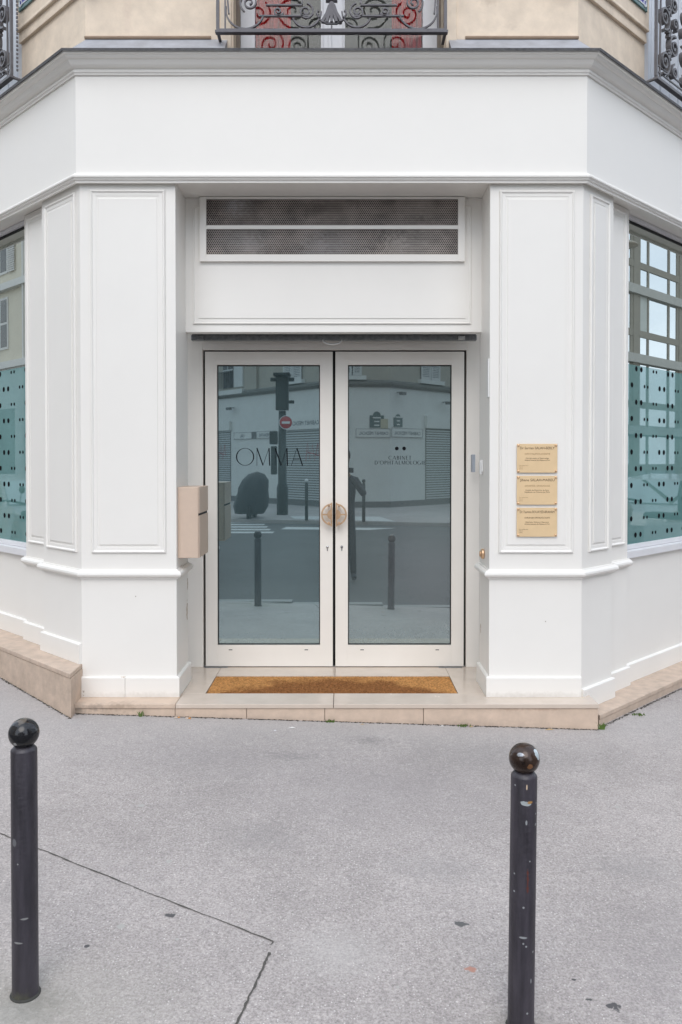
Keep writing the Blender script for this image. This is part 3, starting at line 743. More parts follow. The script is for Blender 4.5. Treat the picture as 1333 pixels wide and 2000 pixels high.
for x0, x1 in ((-1.082, -1.0165), (.8725, .928)):
    obj('guide_channel', MB().box(x0, x1, 5.262, 5.30, .0, 2.30), GALV, sh)

# ------------------------------------------------------------------ small fittings
mb_ = thing('mailbox', 'beige metal letter box fixed inside the left entrance reveal', 'mailbox', (-.94, 5.08, .82))
obj('casing', MB().box(RL + .001, -.882, 4.915, 5.235, .826, 1.252), MAILM, mb_, .002)
obj('slot_shadow', MB().box(-.8818, -.8805, 4.925, 5.228, .836, 1.246), BLACK, mb_)
obj('upper_flap', MB().box(-.8803, -.875, 4.917, 5.233, 1.094, 1.252), MAILM, mb_, .001)
obj('lower_door', MB().box(-.8803, -.875, 4.917, 5.233, .826, 1.080), MAILM, mb_, .001)

tag(obj('card_reader', MB().box(.846, .867, 5.44, 5.50, 1.335, 1.452), GREYP, bevel=.003, base=(.856, 5.47, 1.335)), 'small blue grey reader box on the right door jamb', 'card reader')
tag(obj('contact_sensor', MB().box(.842, .861, 5.10, 5.135, 1.325, 1.415).box(.848, .861, 5.085, 5.0995, 1.34, 1.40), WHITE, bevel=.003, base=(.852, 5.12, 1.325)), 'small white plastic sensor on the right reveal beside the reader', 'sensor')
tag(obj('strike_plate', MB().box(.853, .8615, 4.884, 4.925, 1.79, 2.02), WHITE, bevel=.002, base=(.857, 4.9, 1.79)), 'slim white vertical strip on the right reveal edge', 'strip')
kb = thing('brass_button', 'round brass push button on the right entrance reveal', 'push button', (RR, 5.06, .835))
obj('rosette', MB().lathe([(.0, -.002), (.030, -.002), (.032, -.005), (.031, -.016), (.026, -.020), (.0, -.021)], 28, (RR, 5.06, .835), 'X'), BRASS, kb)
obj('button', MB().lathe([(.0, -.021), (.017, -.0215), (.016, -.028), (.0, -.030)], 24, (RR, 5.06, .835), 'X'), BRASS, kb)

# brass plaques
FONT = None
def text_mesh(body, size, x, y, z, align='CENTER', width=None):
    cu = bpy.data.curves.new('t', 'FONT'); cu.body = body; cu.size = size; cu.align_x = align; cu.resolution_u = 2
    ob = bpy.data.objects.new('t', cu); SC.collection.objects.link(ob)
    dg = bpy.context.evaluated_depsgraph_get(); me = bpy.data.meshes.new_from_object(ob.evaluated_get(dg))
    vs = [v.co.copy() for v in me.vertices]; fs = [tuple(p.vertices) for p in me.polygons]
    bpy.data.objects.remove(ob); bpy.data.curves.remove(cu); bpy.data.meshes.remove(me)
    k = 1
    if width and vs:
        w0 = max(v.x for v in vs) - min(v.x for v in vs); k = width / w0
        c0 = (max(v.x for v in vs) + min(v.x for v in vs)) / 2
        vs = [Vector(((v.x - c0) * k, v.y, 0)) for v in vs]
    return [(x + v.x, y, z + v.y) for v in vs], fs


PT = [('Dr Sarrian SALAH-BERLY', 'OPHTALMOLOGISTE', ['Chirurgie oculaire et Ophtalmologie', 'Ancienne assistante des H\u00f4pitaux de Paris'], 'top', (1.511, 1.3395)),
      ('Jihane SALAH-MAREU', 'ORTHOPTISTE - OPHTALMOLOGIE', ['Facult\u00e9 de M\u00e9decine de Paris', 'Dipl\u00f4m\u00e9e de l\u2019Universit\u00e9 Paris'], 'middle', (1.321, 1.1495)),
      ('Dr Yasmina BOUAYED-BRAHAM', 'CHIRURGIEN OPHTALMOLOGISTE', ['Cataracte, R\u00e9tine et Glaucome', 'Ancienne assistante des H\u00f4pitaux de Paris'], 'lowest', (1.1315, .9590))]
for title, sub, lines, pos, (z1, z0) in PT:
    pq = thing('brass_plaque', {'top': 'top gold doctor plaque on the right pilaster', 'middle': 'middle gold doctor plaque on the right pilaster', 'lowest': 'lowest gold doctor plaque on the right pilaster, with the darkest lettering'}[pos], 'plaque', (1.143, 4.873, z0), 'three gold plaques on the right pilaster')
    obj('plate', MB().box(1.022, 1.262, 4.861, 4.864, z0, z1), PLAQ, pq, .001)
    dark = MB(); faint = MB(); y = 4.8602
    dark.add(*text_mesh(title, .0215, 1.143, y, z1 - .032, width=.205))
    (faint if pos != 'lowest' else faint).add(*text_mesh(sub, .0125, 1.143, y, z1 - .064, width=.150))
    for i, l in enumerate(lines): dark.add(*text_mesh(l, .0105, 1.143, y, z1 - .089 - .0115 * i, width=.150 - .012 * (i == 0)))
    for i in range(3): faint.add(*text_mesh(['Sur rendez-vous', 'T\u00e9l. 01', 'omma'][i], .008, 1.036, y, z1 - .131 - .0095 * i, 'LEFT'))
    obj('lettering', dark, INK, pq); obj('fine_lettering', faint, INK if pos == 'lowest' else INKF, pq)
    for sx_, sz_ in ((1.030, z1 - .009), (1.254, z1 - .009), (1.030, z0 + .010), (1.254, z0 + .010)):
        obj('screw_cap', MB().lathe([(0, 4.853), (.004, 4.8535), (.0065, 4.856), (.007, 4.8605)], 14, (sx_, 0, sz_), 'Y').lathe([(.003, 4.8645), (.003, 4.8795)], 8, (sx_, 0, sz_), 'Y'), BRASS, pq)
    for sx_, sz_ in ():
        pass

# ------------------------------------------------------------------ building above the shopfront
bld = thing('apartment_building', 'peach rendered corner apartment building above the cream shopfront', 'building', (0, 6, 3.8))
WN = -.05; WN2 = WN + .036
UT = 12.0
wx0, wx1 = -.665, .590
wm = MB()
# front wall with the window opening
wm.box(-1.552, wx0, YF + .05, 5.5, 3.80, UT).box(wx1, 1.394, YF + .05, 5.5, 3.80, UT).box(wx0, wx1, YF + .05, 5.5, 6.0, UT)
wall_f = obj('front_wall', wm, STUC, bld, .004)
for fr, x0 in ((FL, -1), (FR, 1)):
    m2 = MB().wbox(fr, .016, .905, -.6, WN, 3.80, UT).wbox(fr, 2.25, 20, -.6, WN, 3.80, UT).wbox(fr, .905, 2.25, -.6, WN, 6.3, UT)
    obj('side_wall', m2, STUC, bld, .004)
    obj('side_wall', MB().wbox(fr, 6.3, 20, -.6, 0, -.2, 3.8), STUC, bld)
    obj('window_reveal', MB().wbox(fr, .907, 1.0, -.4, WN - .02, 3.80, 6.3), WFRAME, bld)
    obj('side_window', MB().wbox(fr, 1.0, 2.2, -.35, -.30, 3.8, 6.3), WFRAME, bld)
    for a in (1.02, 1.34, 1.66, 1.98):
        obj('shutter_leaf', MB().wbox(fr, a, a + .14, -.2995, -.27, 3.82, 6.2).wbox(fr, a + .16, a + .30, -.2995, -.275, 3.82, 6.2), NETC, bld, .004)
    # shutter slats beside the side window
    for k in range(22):
        pass
pb = [FL(.90, WN + .004), (XL + .02, YF + .046), (wx0 - .25, YF + .046)]
for pth in ([FL(.895, WN - .0), FL(.02, WN), (-1.552, YF + .05), (-.80, YF + .05)], [(.72, YF + .05), (1.394, YF + .05), FR(.02, WN), FR(.888, WN)]):
    obj('band_moulding', MB().sweep(pth, [(-.01, 4.208), (.020, 4.208), (.021, 4.214), (.019, 4.2765), (-.01, 4.2765)]), STUC, bld)
    obj('upper_wall_facing', MB().sweep(pth, [(-.01, 4.277), (.038, 4.277), (.040, 4.283), (.036, 4.30), (.036, 11.9), (-.01, 11.9)]), STUC, bld)
    obj('base_moulding', MB().sweep(pth if False else (pth[2:] if pth[0] == FL(.895, WN - .0) else pth[:2]), [(-.01, 3.926), (.014, 3.926), (.018, 3.936), (.006, 3.946), (-.01, 3.948)]), STUCM, bld)
# quoin strips flanking the french window
for a, b in ((wx0 - .075, wx0 - .012), (wx1 + .012, wx1 + .075)):
    obj('window_architrave', MB().box(a, b, YF + .034, YF + .05, 3.81, 6.1), STUC, bld, .004)
REV = mat('reveal_painted_shade', (.30, .25, .19), .8, .25, 12)  # dark brown colour stands in for shade inside the reveal
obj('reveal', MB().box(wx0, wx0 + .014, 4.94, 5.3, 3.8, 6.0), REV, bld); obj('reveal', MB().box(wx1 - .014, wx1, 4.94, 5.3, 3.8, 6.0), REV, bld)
fwp = obj('french_window', MB().box(-.650, -.560, 5.14, 5.20, 3.80, 6.0).box(.485, .575, 5.14, 5.20, 3.80, 6.0).box(-.149, .0, 5.12, 5.20, 3.80, 6.0).box(-.104, -.082, 5.108, 5.12, 3.80, 6.0)
           .box(-.137, -.131, 5.114, 5.12, 3.8, 6.0).box(-.016, -.010, 5.114, 5.12, 3.8, 6.0).box(-.56, -.149, 5.14, 5.20, 5.85, 6.0).box(0, .485, 5.14, 5.20, 5.85, 6.0), WFRAME, bld, .003)


def clear_glass(name, fac):
    m = bpy.data.materials.new(name); m.use_nodes = True; t = m.node_tree; t.nodes.clear(); A = t.nodes.new; L = t.links.new
    o_ = A('ShaderNodeOutputMaterial'); mi = A('ShaderNodeMixShader'); g = A('ShaderNodeBsdfGlossy'); tr = A('ShaderNodeBsdfTransparent')
    n = A('ShaderNodeTexNoise'); n.inputs['Scale'].default_value = 3; b = A('ShaderNodeBump'); b.inputs['Strength'].default_value = .12; b.inputs['Distance'].default_value = .01
    L(n.outputs['Fac'], b.inputs['Height']); L(b.outputs[0], g.inputs['Normal'])
    g.inputs['Roughness'].default_value = .01; mi.inputs[0].default_value = fac; tr.inputs['Color'].default_value = (.85, .88, .86, 1)
    L(tr.outputs[0], mi.inputs[1]); L(g.outputs[0], mi.inputs[2]); L(mi.outputs[0], o_.inputs[0]); return m
CG = clear_glass('old_window_glass', .028)
obj('pane', MB().box(-.56, -.149, 5.165, 5.168, 3.80, 5.85), CG, fwp)
obj('pane', MB().box(.0, .485, 5.165, 5.168, 3.80, 5.85), CG, fwp)
for x0, x1 in ((-.60, -.34), (.30, .52)):
    cu = MB(); n = 40
    for k in range(n + 1):
        x = x0 + (x1 - x0) * k / n; y = 5.195 + .014 * sin(k * .95) + .006 * sin(k * 2.3)
        cu.v += [(x, y, 3.7), (x, y, 6.0)]
    for k in range(n): cu.f.append((2 * k, 2 * k + 2, 2 * k + 3, 2 * k + 1)); cu.sm.append(True)
    c_ = obj('curtain', cu, REDC, bld); s_ = c_.modifiers.new('thick', 'SOLIDIFY'); s_.thickness = .004
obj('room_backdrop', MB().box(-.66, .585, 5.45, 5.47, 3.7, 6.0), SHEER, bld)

# enamel street plates high on the side walls
ENB = mat('blue_enamel', (.05, .05, .33), .25, .08); ENG = mat('green_enamel', (.10, .20, .20), .25, .1); ENW = mat('white_enamel_line', (.75, .78, .82), .3, .02)
for fr, lab, sgn in ((FL, 'blue enamel street name plate on the left side wall', -1), (FR, 'blue enamel street name plate on the right side wall', 1)):
    x, y = fr(.5, WN + .01)
    pt = thing('street_sign', lab, 'street sign', (x, y, 4.39))
    obj('plate', MB().wbox(fr, .22, .84, WN2 + .001, WN2 + .012, 4.385, 4.80), ENG, pt, .002)
    obj('panel', MB().wbox(fr, .252, .808, WN2 + .0125, WN2 + .0145, 4.42, 4.765), ENB, pt)
    obj('white_line', MB().wbox(fr, .250, .81, WN2 + .0125, WN2 + .0155, 4.410, 4.4185).wbox(fr, .810, .817, WN2 + .0125, WN2 + .0155, 4.41, 4.775), ENW, pt)
    cx, cy = fr(.800, WN2 + .016); rr = []
    rg = [(.8 + .020 * cos(a), 4.425 + .020 * sin(a)) for a in [2 * pi * k / 20 for k in range(21)]]
    obj('corner_ring', MB().ribbon(rg, .006, lambda s, n, z, f=fr: (*f(s, n), z), WN2 + .0125, WN2 + .017), ENW, pt)
    lt = MB()
    for s_ in (.30, .36, .45, .53, .62, .70):
        lt.wbox(fr, s_, s_ + .012, WN2 + .0147, WN2 + .016, 4.46, 4.54).wbox(fr, s_, s_ + .035, WN2 + .0147, WN2 + .016, 4.54, 4.55)
    obj('lettering', lt, ENW, pt)

# ------------------------------------------------------------------ balcony ironwork
def spiral(cx, cz, R0, R1, a0, turns, n=34):
    out_ = []
    for k in range(n + 1):
        t_ = k / n; r = R0 + (R1 - R0) * t_ ** .8; a = radians(a0 + 360 * turns * t_)
        out_.append((cx + r * cos(a), cz + r * sin(a)))
    return out_


def railing(fr, s0, s1, n0, zb, label, mirrored, dense, mt):
    x, y = fr((s0 + s1) / 2, n0)
    rl = thing('balcony_railing', label, 'railing', (x, y, zb), 'wrought iron balcony railings above the cornice')
    tf = lambda s, n, z: (*fr(s, n), z)
    H = .92
    obj('bottom_rail', MB().wbox(fr, s0 - .008, s1 + .008, n0 - .016, n0 + .018, zb - .014, zb + .002).wbox(fr, s0, s1, n0 - .010, n0 + .012, zb + .0021, zb + .012), mt, rl, .002)
    obj('top_rail', MB().wbox(fr, s0 - .02, s1 + .02, n0 - .02, n0 + .02, zb + H, zb + H + .025), mt, rl, .003)
    for s in (s0 + .006, s1 - .006):
        obj('post', MB().wbox(fr, s - .009, s + .009, n0 - .009, n0 + .009, zb + .0122, zb + H), mt, rl)
        obj('return_bar', MB().wbox(fr, s - .008, s + .008, -.05 + .001, n0 - .0165, zb - .012, zb + .0), mt, rl)
        e = .045 if s < (s0 + s1) / 2 else -.045
        if not dense: obj('inner_post', MB().wbox(fr, s + e * .95 - .004, s + e * .95 + .004, n0 - .005, n0 + .005, zb + .0122, zb + H), mt, rl)
    c = (s0 + s1) / 2; wd = .0085
    def add(pts, m=True, th=.008, name='scroll'):
        for e in ((1, -1) if m else (1,)):
            obj(name, MB().ribbon([(c + e * a, zb + b) for a, b in pts], wd, tf, n0 - th, n0 + th), mt, rl)
    if not dense:
        hw = (s1 - s0) / 2
        add(spiral(hw - .165, .125, .112, .112, 200, .47, 20) [:] )                 # big open C by the post
        add(spiral(hw - .19, .165, .060, .010, -60, 1.9))
        add([(hw - .07, .10), (hw - .06, .22), (hw - .07, .34)])
        add([(.13, .088), (.42, .088)]); add([(.17, .150), (.38, .150)]); add([(.17, .156), (.17, .40)])
        add(spiral(.155, .105, .095, .075, 175, .45, 18)); add(spiral(.150, .112, .050, .008, 100, 1.8))
        add(spiral(.31, .115, .030, .006, 200, 1.4)); add(spiral(.235, .29, .085, .010, 240, 1.8)); add(spiral(.42, .30, .11, .012, 40, 1.9))
        add(spiral(.10, .42, .07, .008, -40, 1.7)); add(spiral(.27, .52, .12, .012, 250, 1.9)); add(spiral(.50, .50, .09, .01, 120, 1.7))
        add(spiral(.12, .68, .10, .01, 60, 1.8)); add(spiral(.36, .72, .10, .01, -80, 1.8)); add(spiral(.54, .72, .07, .01, 160, 1.6))
        add([(.0, .012), (.0, .035)], False)
        add([(.0, .045), (.03, .045), (.065, .065), (.085, .10), (.083, .115), (.072, .117)])
        pm = MB()                                                             # palmette with collar
        for k, (dx, top) in enumerate(((-.05, .145), (-.026, .158), (0, .165), (.026, .158), (.05, .145))):
            pm.ribbon([(c + dx * .25, zb + top), (c + dx * .55, zb + .10), (c + dx, zb + .062), (c + dx * 1.05, zb + .05)], .017, tf, n0 - .012 - .002 * k, n0 + .012 + .002 * k)
        pm.wbox(fr, c - .034, c + .034, n0 - .016, n0 + .016, zb + .172, zb + .186).wbox(fr, c - .020, c + .020, n0 - .012, n0 + .012, zb + .1865, zb + .20)
        obj('palmette', pm, mt, rl)
        obj('centre_bar', MB().wbox(fr, c - .010, c + .010, n0 - .01, n0 + .01, zb + .2005, zb + H), mt, rl)
    else:
        for e0, cc in ((1, s0 + .19), (-1, s0 + .52), (1, s0 + .85), (-1, s1 - .17)):
            for k, (cx_, cz_, R, a0, tn) in enumerate(((-.07, .14, .085, 250, 1.9), (.07, .28, .080, 70, 1.8), (-.075, .43, .085, 260, 1.9), (.06, .56, .07, 80, 1.8), (-.07, .74, .10, 250, 1.9), (.08, .12, .05, 100, 1.5), (.085, .44, .045, -60, 1.4), (.08, .75, .06, 60, 1.6))):
                pts = [(cc + e0 * a, zb + b) for a, b in spiral(cx_, cz_, R, .010, a0, tn, 28)]
                obj('scroll', MB().ribbon(pts, .012, tf, n0 - .020, n0 + .016), mt, rl)
            for a, b in (((-.13, .02), (-.11, .9)), ((-.02, .05), (.03, .2))):
                obj('bar', MB().ribbon([(cc + e0 * a[0], zb + a[1]), (cc + e0 * b[0], zb + b[1])], .010, tf, n0 - .005, n0 + .005), mt, rl)
            for zz in (.21, .35, .50, .66):
                lf = MB()
                for k in range(5):
                    a = radians(40 + 60 * k)
                    lf.ribbon([(cc + .005, zb + zz), (cc + .005 + .022 * cos(a), zb + zz + .022 * sin(a)), (cc + .005 + .034 * cos(a + .3), zb + zz + .034 * sin(a + .3))], .013, tf, n0 - .014, n0 + .014)
                obj('leaf', lf, mt, rl)
        for zz in (.045, .085, .80): obj('cross_bar', MB().wbox(fr, s0 + .016, s1 - .016, n0 - .004, n0 + .004, zb + zz, zb + zz + .008), mt, rl)
        if fr is FR: return rl
        st = MB()                                                            # beaded edge strip along the first post
        for k in range(34):
            st.wbox(fr, s0 - .030, s0 - .020, n0 - .03, n0 - .02, zb + .03 + k * .026, zb + .044 + k * .026)
        o_ = obj('beading', st, mt, rl); o_['kind'] = 'stuff'
    return rl


railing(FF, -.744, .590, .085, 3.905, 'front iron balcony railing with scrolls and palmette before the red curtained window', False, False, IRON)
railing(FL, .742, 2.4, .085, 3.905, 'dense scrolled iron balcony railing at the upper left side wall', False, True, IRONL)
railing(FR, .775, 2.4, .085, 3.905, 'dense scrolled iron balcony railing at the upper right side wall', False, True, IRONL)

# ------------------------------------------------------------------ bollards
def bollard_mats():
    tubeL = mat('anthracite_paint', (.036, .032, .040), .40, .55, 40, .35, 90, squash=(1, 1, .12), spots=[(-.018, -.036, .46, .010, (.12, .12, .13), (1.3, 1, .8), .4), (-.01, -.037, .17, .006, (.2, .2, .2), (.3, 1, 2)), (.015, -.036, .24, .006, (.2, .2, .2), (.4, 1, 2)), (0, -.037, .0, .03, (.075, .075, .05), (.4, 1, 1.2), 1.3, .8), (.02, -.036, .34, .003, (.3, .3, .3)), (-.006, -.037, .40, .003, (.25, .25, .25))])
    W_ = (.42, .45, .47)
    W_ = (.26, .27, .28)
    tubeR = mat('scratched_anthracite_paint', (.038, .033, .042), .42, .6, 40, .35, 90, squash=(1, 1, .12), spots=[
        (-.004, -.037, .655, .010, (.34, .37, .38), (.7, 1, 1.8), 1.6), (.012, -.036, .657, .006, (.35, .19, .06), (.6, 1, 1.8), 1.4), (.0, -.037, .70, .004, (.55, .42, .3), (2, 1, .5)), (.0, -.037, .60, .005, W_, (1.6, 1, .7), .3), (.0, -.037, .60, .004, W_, (1.8, 1, .6), .3), (.030, -.024, .59, .004, W_), (.030, -.024, .62, .003, W_), (.031, -.022, .65, .003, W_),
        (.006, -.037, .435, .008, (.10, .028, .022), (2, 1, .25), 1.2), (-.03, -.024, .45, .003, W_), (-.03, -.024, .40, .003, W_), (-.005, -.037, .36, .003, W_), (-.004, -.037, .275, .006, W_, (.5, 1, 2)), (.004, -.037, .25, .003, W_), (.026, -.027, .23, .003, W_), (-.004, -.037, .258, .0025, W_), (.02, -.031, .15, .004, W_, (2, 1, .5)), (-.03, -.022, .7, .003, W_), (.012, -.036, .49, .0025, W_), (.01, -.036, .06, .003, W_)])
    ballL = mat('glossy_black_ball', (.012, .012, .014), .13, .2, 10, .1, 40, spots=[(-.012, -.035, .747, .005, (.3, .3, .3), (1, 1, 1), 1.2), (.0, -.01, .812, .018, (.10, .085, .07), (1, 1, 1), 1.0)])
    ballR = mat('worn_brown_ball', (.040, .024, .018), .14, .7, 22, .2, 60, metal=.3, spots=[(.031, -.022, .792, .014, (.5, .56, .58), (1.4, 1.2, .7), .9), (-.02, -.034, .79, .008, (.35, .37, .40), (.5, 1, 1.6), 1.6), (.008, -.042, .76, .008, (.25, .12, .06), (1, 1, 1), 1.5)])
    return (tubeL, ballL), (tubeR, ballR)


(tL, bL), (tR, bR) = bollard_mats()
COLLAR = mat('mortar_ring', (.05, .05, .045), .9, .3, 30, .5, 60)
for x, y, lab, tm, bm_ in ((-.9390, 2.383, 'dark street bollard on the left with glossy black ball top', tL, bL), (.502, 2.312, 'dark scratched street bollard on the right with worn brown ball top', tR, bR)):
    z = gz(x, y)
    b_ = thing('street_bollard', lab, 'bollard', (x, y, z), 'ball topped bollards in front of the entrance')
    top = .6574 - z if x < 0 else .609 - z
    k = top / .818
    obj('tube', MB().lathe([(.0385, -.03), (.0385, .012), (.0373, .02), (.0370, .724 * k), (.0362, .7275 * k), (.029, .736 * k), (.024, .739 * k), (.0, .739 * k)], 40, (x, y, z)), tm, b_)
    cz = z + top - .0435
    obj('ball_finial', MB().lathe([(.0001, -.0435)] + [(.0435 * cos(radians(a)), .0435 * sin(radians(a))) for a in range(-80, 81, 8)] + [(.0001, .0435)], 40, (x, y, cz)), bm_, b_)
    obj('neck', MB().lathe([(.024, -.046), (.021, -.036)], 24, (x, y, cz)), tm, b_)
    if x > 0: b_.rotation_euler = (0, .010, 0)
    obj('mortar_collar', MB().lathe([(.044, -.02), (.0435, .001), (.041, .004), (.0385, .005)], 24, (x, y, z)), COLLAR, b_)

# ------------------------------------------------------------------ litter and weeds
def weed(x, y, n, h, lab, sp=.02):
    z = gz(x, y); mb = MB()
    for _ in range(n):
        a = random.uniform(0, 2 * pi); r = random.uniform(0, sp); bx, by = x + r * cos(a), y + r * sin(a) * .4; hh = h * random.uniform(.5, 1); ln = random.uniform(-.6, .6) * hh; wd = random.uniform(.0015, .004)
        mb.add([(bx - wd, by, z), (bx + wd, by, z), (bx + ln * .5 + wd * .8, by - .004, z + hh * .65), (bx + ln, by - .008, z + hh), (bx + ln * .5 - wd * .8, by - .004, z + hh * .65)], [(0, 1, 2, 3, 4)])
    return tag(obj('weed_tuft', mb, GREEN_, base=(x, y, z)), lab, 'weed', 'weeds along the foot of the doorstep')
weed(-1.175, 4.712, 9, .045, 'thin green weed tuft at the left end of the doorstep')
weed(-.083, 4.712, 22, .022, 'small green weed tuft below the middle of the doorstep', .03)
weed(.683, 4.712, 26, .022, 'flat green weed tuft below the doorstep left of the brown topped bollard', .045)
weed(1.492, 4.735, 26, .05, 'leafy green weed at the right corner of the doorstep', .02)
weed(1.80, 5.0, 24, .022, 'low green weed against the right stone ledge', .05)
BUTT = mat('cigarette_paper', (.72, .60, .50), .8, .1); BUTF = mat('orange_filter', (.62, .30, .10), .8, .1)
for x, y, a, lab in ((-.968, 4.705, .1, 'left of two cigarette butts below the doorstep'), (-.903, 4.697, -.15, 'right of two cigarette butts below the doorstep')):
    z = gz(x, y) + .0045
    t = thing('cigarette_butt', lab, 'cigarette butt', (x, y, z - .004), 'cigarette butts at the doorstep')
    p = lambda k: (x + k * cos(a), y + k * sin(a), z)
    obj('paper', MB().tube([p(-.016), p(.002)], .004, 8), BUTT, t); obj('filter', MB().tube([p(.0022), p(.016)], .0041, 8), BUTF, t)
LEAF = mat('dry_leaf', (.55, .40, .22), .8, .2, 60); PAPR = mat('white_scrap', (.75, .74, .72), .8, .05)
for nm, x, y, m_, l_, lab, cat in (('paper_scrap', -.30, 4.60, PAPR, .022, 'small white paper scrap on the asphalt in front of the doorstep', 'litter'), ('dry_leaf', .10, 4.69, LEAF, .012, 'tiny yellow leaf bit below the middle of the doorstep', 'leaf'), ('dry_leaf', .73, 4.705, LEAF, .014, 'tiny yellow leaf bit beside the flat weed tuft', 'leaf'),
                          ('paper_scrap', .56, 4.70, PAPR, .014, 'thin pale scrap lying below the doorstep left of the flat weed', 'litter'), ('dry_leaf', 1.18, 4.70, LEAF, .026, 'dry straw bit below the right end of the doorstep', 'leaf')):
    z = gz(x, y); mb = MB()
    mb.add([(x - l_, y, z + .001), (x - l_ * .2, y - l_ * .35, z + .004), (x + l_, y + l_ * .1, z + .002), (x + l_ * .1, y + l_ * .35, z + .006)], [(0, 1, 3), (1, 2, 3)])
    o_ = obj(nm, mb, m_, base=(x, y, z)); s_ = o_.modifiers.new('thick', 'SOLIDIFY'); s_.thickness = .001
    tag(o_, lab, cat)
dirtl = MB()                                                                 # dirt and moss gathered where the asphalt meets the stone
def dirt_line(pts, dens, sp):
    for a, b in zip(pts[:-1], pts[1:]):
        L_ = math.hypot(b[0] - a[0], b[1] - a[1])
        for _ in range(int(L_ * dens)):
            t_ = random.random(); x = a[0] + (b[0] - a[0]) * t_ + random.gauss(0, .003); y = a[1] + (b[1] - a[1]) * t_ - abs(random.gauss(0, sp)); z = gz(x, y); r = random.uniform(.002, .006)
            a2 = random.uniform(0, 6)
            dirtl.add([(x + r * cos(a2 + k * 2.1) * 1.6, y + r * sin(a2 + k * 2.1), z + .0005 + (.003 if k == 0 else 0)) for k in range(3)], [(0, 1, 2)])
dirt_line([(-1.60, 4.727), (1.47, 4.727)], 420, .006)
dirt_line([FL(-.166, .153), FL(2.2, .153)], 380, .010); dirt_line([FR(-.01, .132), FR(2.2, .132)], 380, .010)
o_ = obj('dirt', dirtl, DIRT, pave); o_['kind'] = 'stuff'

# ------------------------------------------------------------------ across the crossing (seen mirrored in the glass)
RW = mat('white_render', (.62, .62, .60), .8, .05, 2); UP = mat('grey_beige_render', (.40, .37, .32), .9, .10, 3); STRG = mat('dark_string_course', (.16, .155, .145), .8, .2, 8)
BASEG = mat('dark_base_band', (.12, .12, .12), .8, .2, 10); SHUT = mat('pale_roller_shutter', (.46, .47, .47), .5, .06, 8); LOUV = mat('white_louvre', (.58, .58, .57), .6, .06)
DARKW = mat('dark_window', (.03, .03, .035), .3, .1); LETT = mat('blue_black_letters', (.02, .025, .05), .6, .05); TAG_ = mat('red_spray_paint', (.35, .05, .07), .7, .2); SGREEN = mat('dark_green_plate', (.03, .075, .075), .4, .05)
YEL = mat('yellowed_notice', (.42, .38, .27), .7, .1)
opp = thing('corner_shop_building', 'white rendered corner building with roller shutters, mirrored in the door glass', 'building', (.5, -18, -.2))
P0, P2, P3, P4 = (-17.5, -37.3), (-.42, -17.0), (1.58, -17.2), (19, -35.4)
def oframe(A_, B_):
    l = math.hypot(B_[0] - A_[0], B_[1] - A_[1]); d = ((B_[0] - A_[0]) / l, (B_[1] - A_[1]) / l); n = (-d[1], d[0])
    return frame(A_, d, n), l
OL, lL = oframe((-5.29, -22.8), P2); OM, lM = oframe(P2, P3); OR, lR = oframe(P3, (3.98, -19.7))
GZ = -.22
obj('lower_wall', MB().prism([P0, P2, P3, P4, (1, -60)], GZ - .1, 3.98), RW, opp)
obj('upper_wall', MB().prism([P0, P2, P3, P4, (1, -60)], 4.12, 8.6), UP, opp)  # unseen top kept low so more sky light reaches the entrance
def osweep(pr): return MB().sweep([P4, P3, P2, P0], pr)
obj('string_course', osweep([(-.05, 3.96), (.05, 3.96), (.14, 4.05), (.14, 4.13), (.03, 4.20), (-.05, 4.20)]), STRG, opp)
obj('base_band', osweep([(-.02, GZ - .1), (.03, GZ - .1), (.03, .0), (-.02, .0)]), BASEG, opp)
obj('roof_cornice', osweep([(-.1, 8.5), (.25, 8.5), (.3, 8.8), (-.1, 8.8)]), UP, opp)
def rshutter(fr, s0, s1, z0, z1, boxz):
    o_ = obj('roller_shutter', MB().wbox(fr, s0, s1, .0, .02, z0, z1), BASEG, opp)  # dark sheet behind the slats puts shade into the gaps
    z = z0 + .02; k = 0
    me = None
    while z < z1 - .04 and k < 40:
        sl = obj('slat', MB().wbox(fr, s0 + .02, s1 - .02, .021, .040, z, z + .052), SHUT, o_); z += .088; k += 1
    obj('shutter_box', MB().wbox(fr, s0 - .04, s1 + .04, .0, .12, z1, boxz), RW, opp)
    return o_
rshutter(OL, -4.0, 1.06, 0.0, 2.64, 3.0); rshutter(OL, 4.80, 7.35, 0, 2.54, 2.98); rshutter(OR, 1.95, 5.2, 0, 2.60, 3.06); rshutter(OM, .02, .55, 0, 2.6, 3.05)
def otext(fr, txt, s, z, h, n, width=None, m=LETT):
    vs, fs = text_mesh(txt, h * 1.38, 0, 0, 0, width=width); c = MB()
    c.add([(*fr(s - vx, n), z + vz) for vx, _, vz in vs], fs); return obj('sign_lettering', c, m, opp)
def band(fr, s0, s1, z0, z1):
    obj('sign_board', MB().wbox(fr, s0, s1, .0, .035, z0, z1), RW, opp)
    obj('sign_border', MB().wbox(fr, s0, s1, .036, .042, z0, z0 + .012).wbox(fr, s0, s1, .036, .042, z1 - .012, z1).wbox(fr, s0, s0 + .012, .036, .042, z0, z1).wbox(fr, s1 - .012, s1, .036, .042, z0, z1), BASEG, opp)
band(OM, .80, 2.0, 2.22, 2.52); band(OR, .02, 1.75, 2.24, 2.56); band(OL, 1.33, 4.3, 2.27, 2.54)
otext(OM, 'CABINET M\u00c9DICAL', 1.42, 2.31, .115, .044, 1.02); otext(OR, 'CABINET M\u00c9DICAL', .88, 2.33, .12, .044, 1.45)
otext(OL, 'CABINET M\u00c9DICAL', 6.1, 2.69, .15, .125, 1.75); otext(OL, 'ORL', 1.95, 2.34, .12, .044); otext(OL, 'P\u00c9DIATRE', 3.5, 2.34, .12, .044)
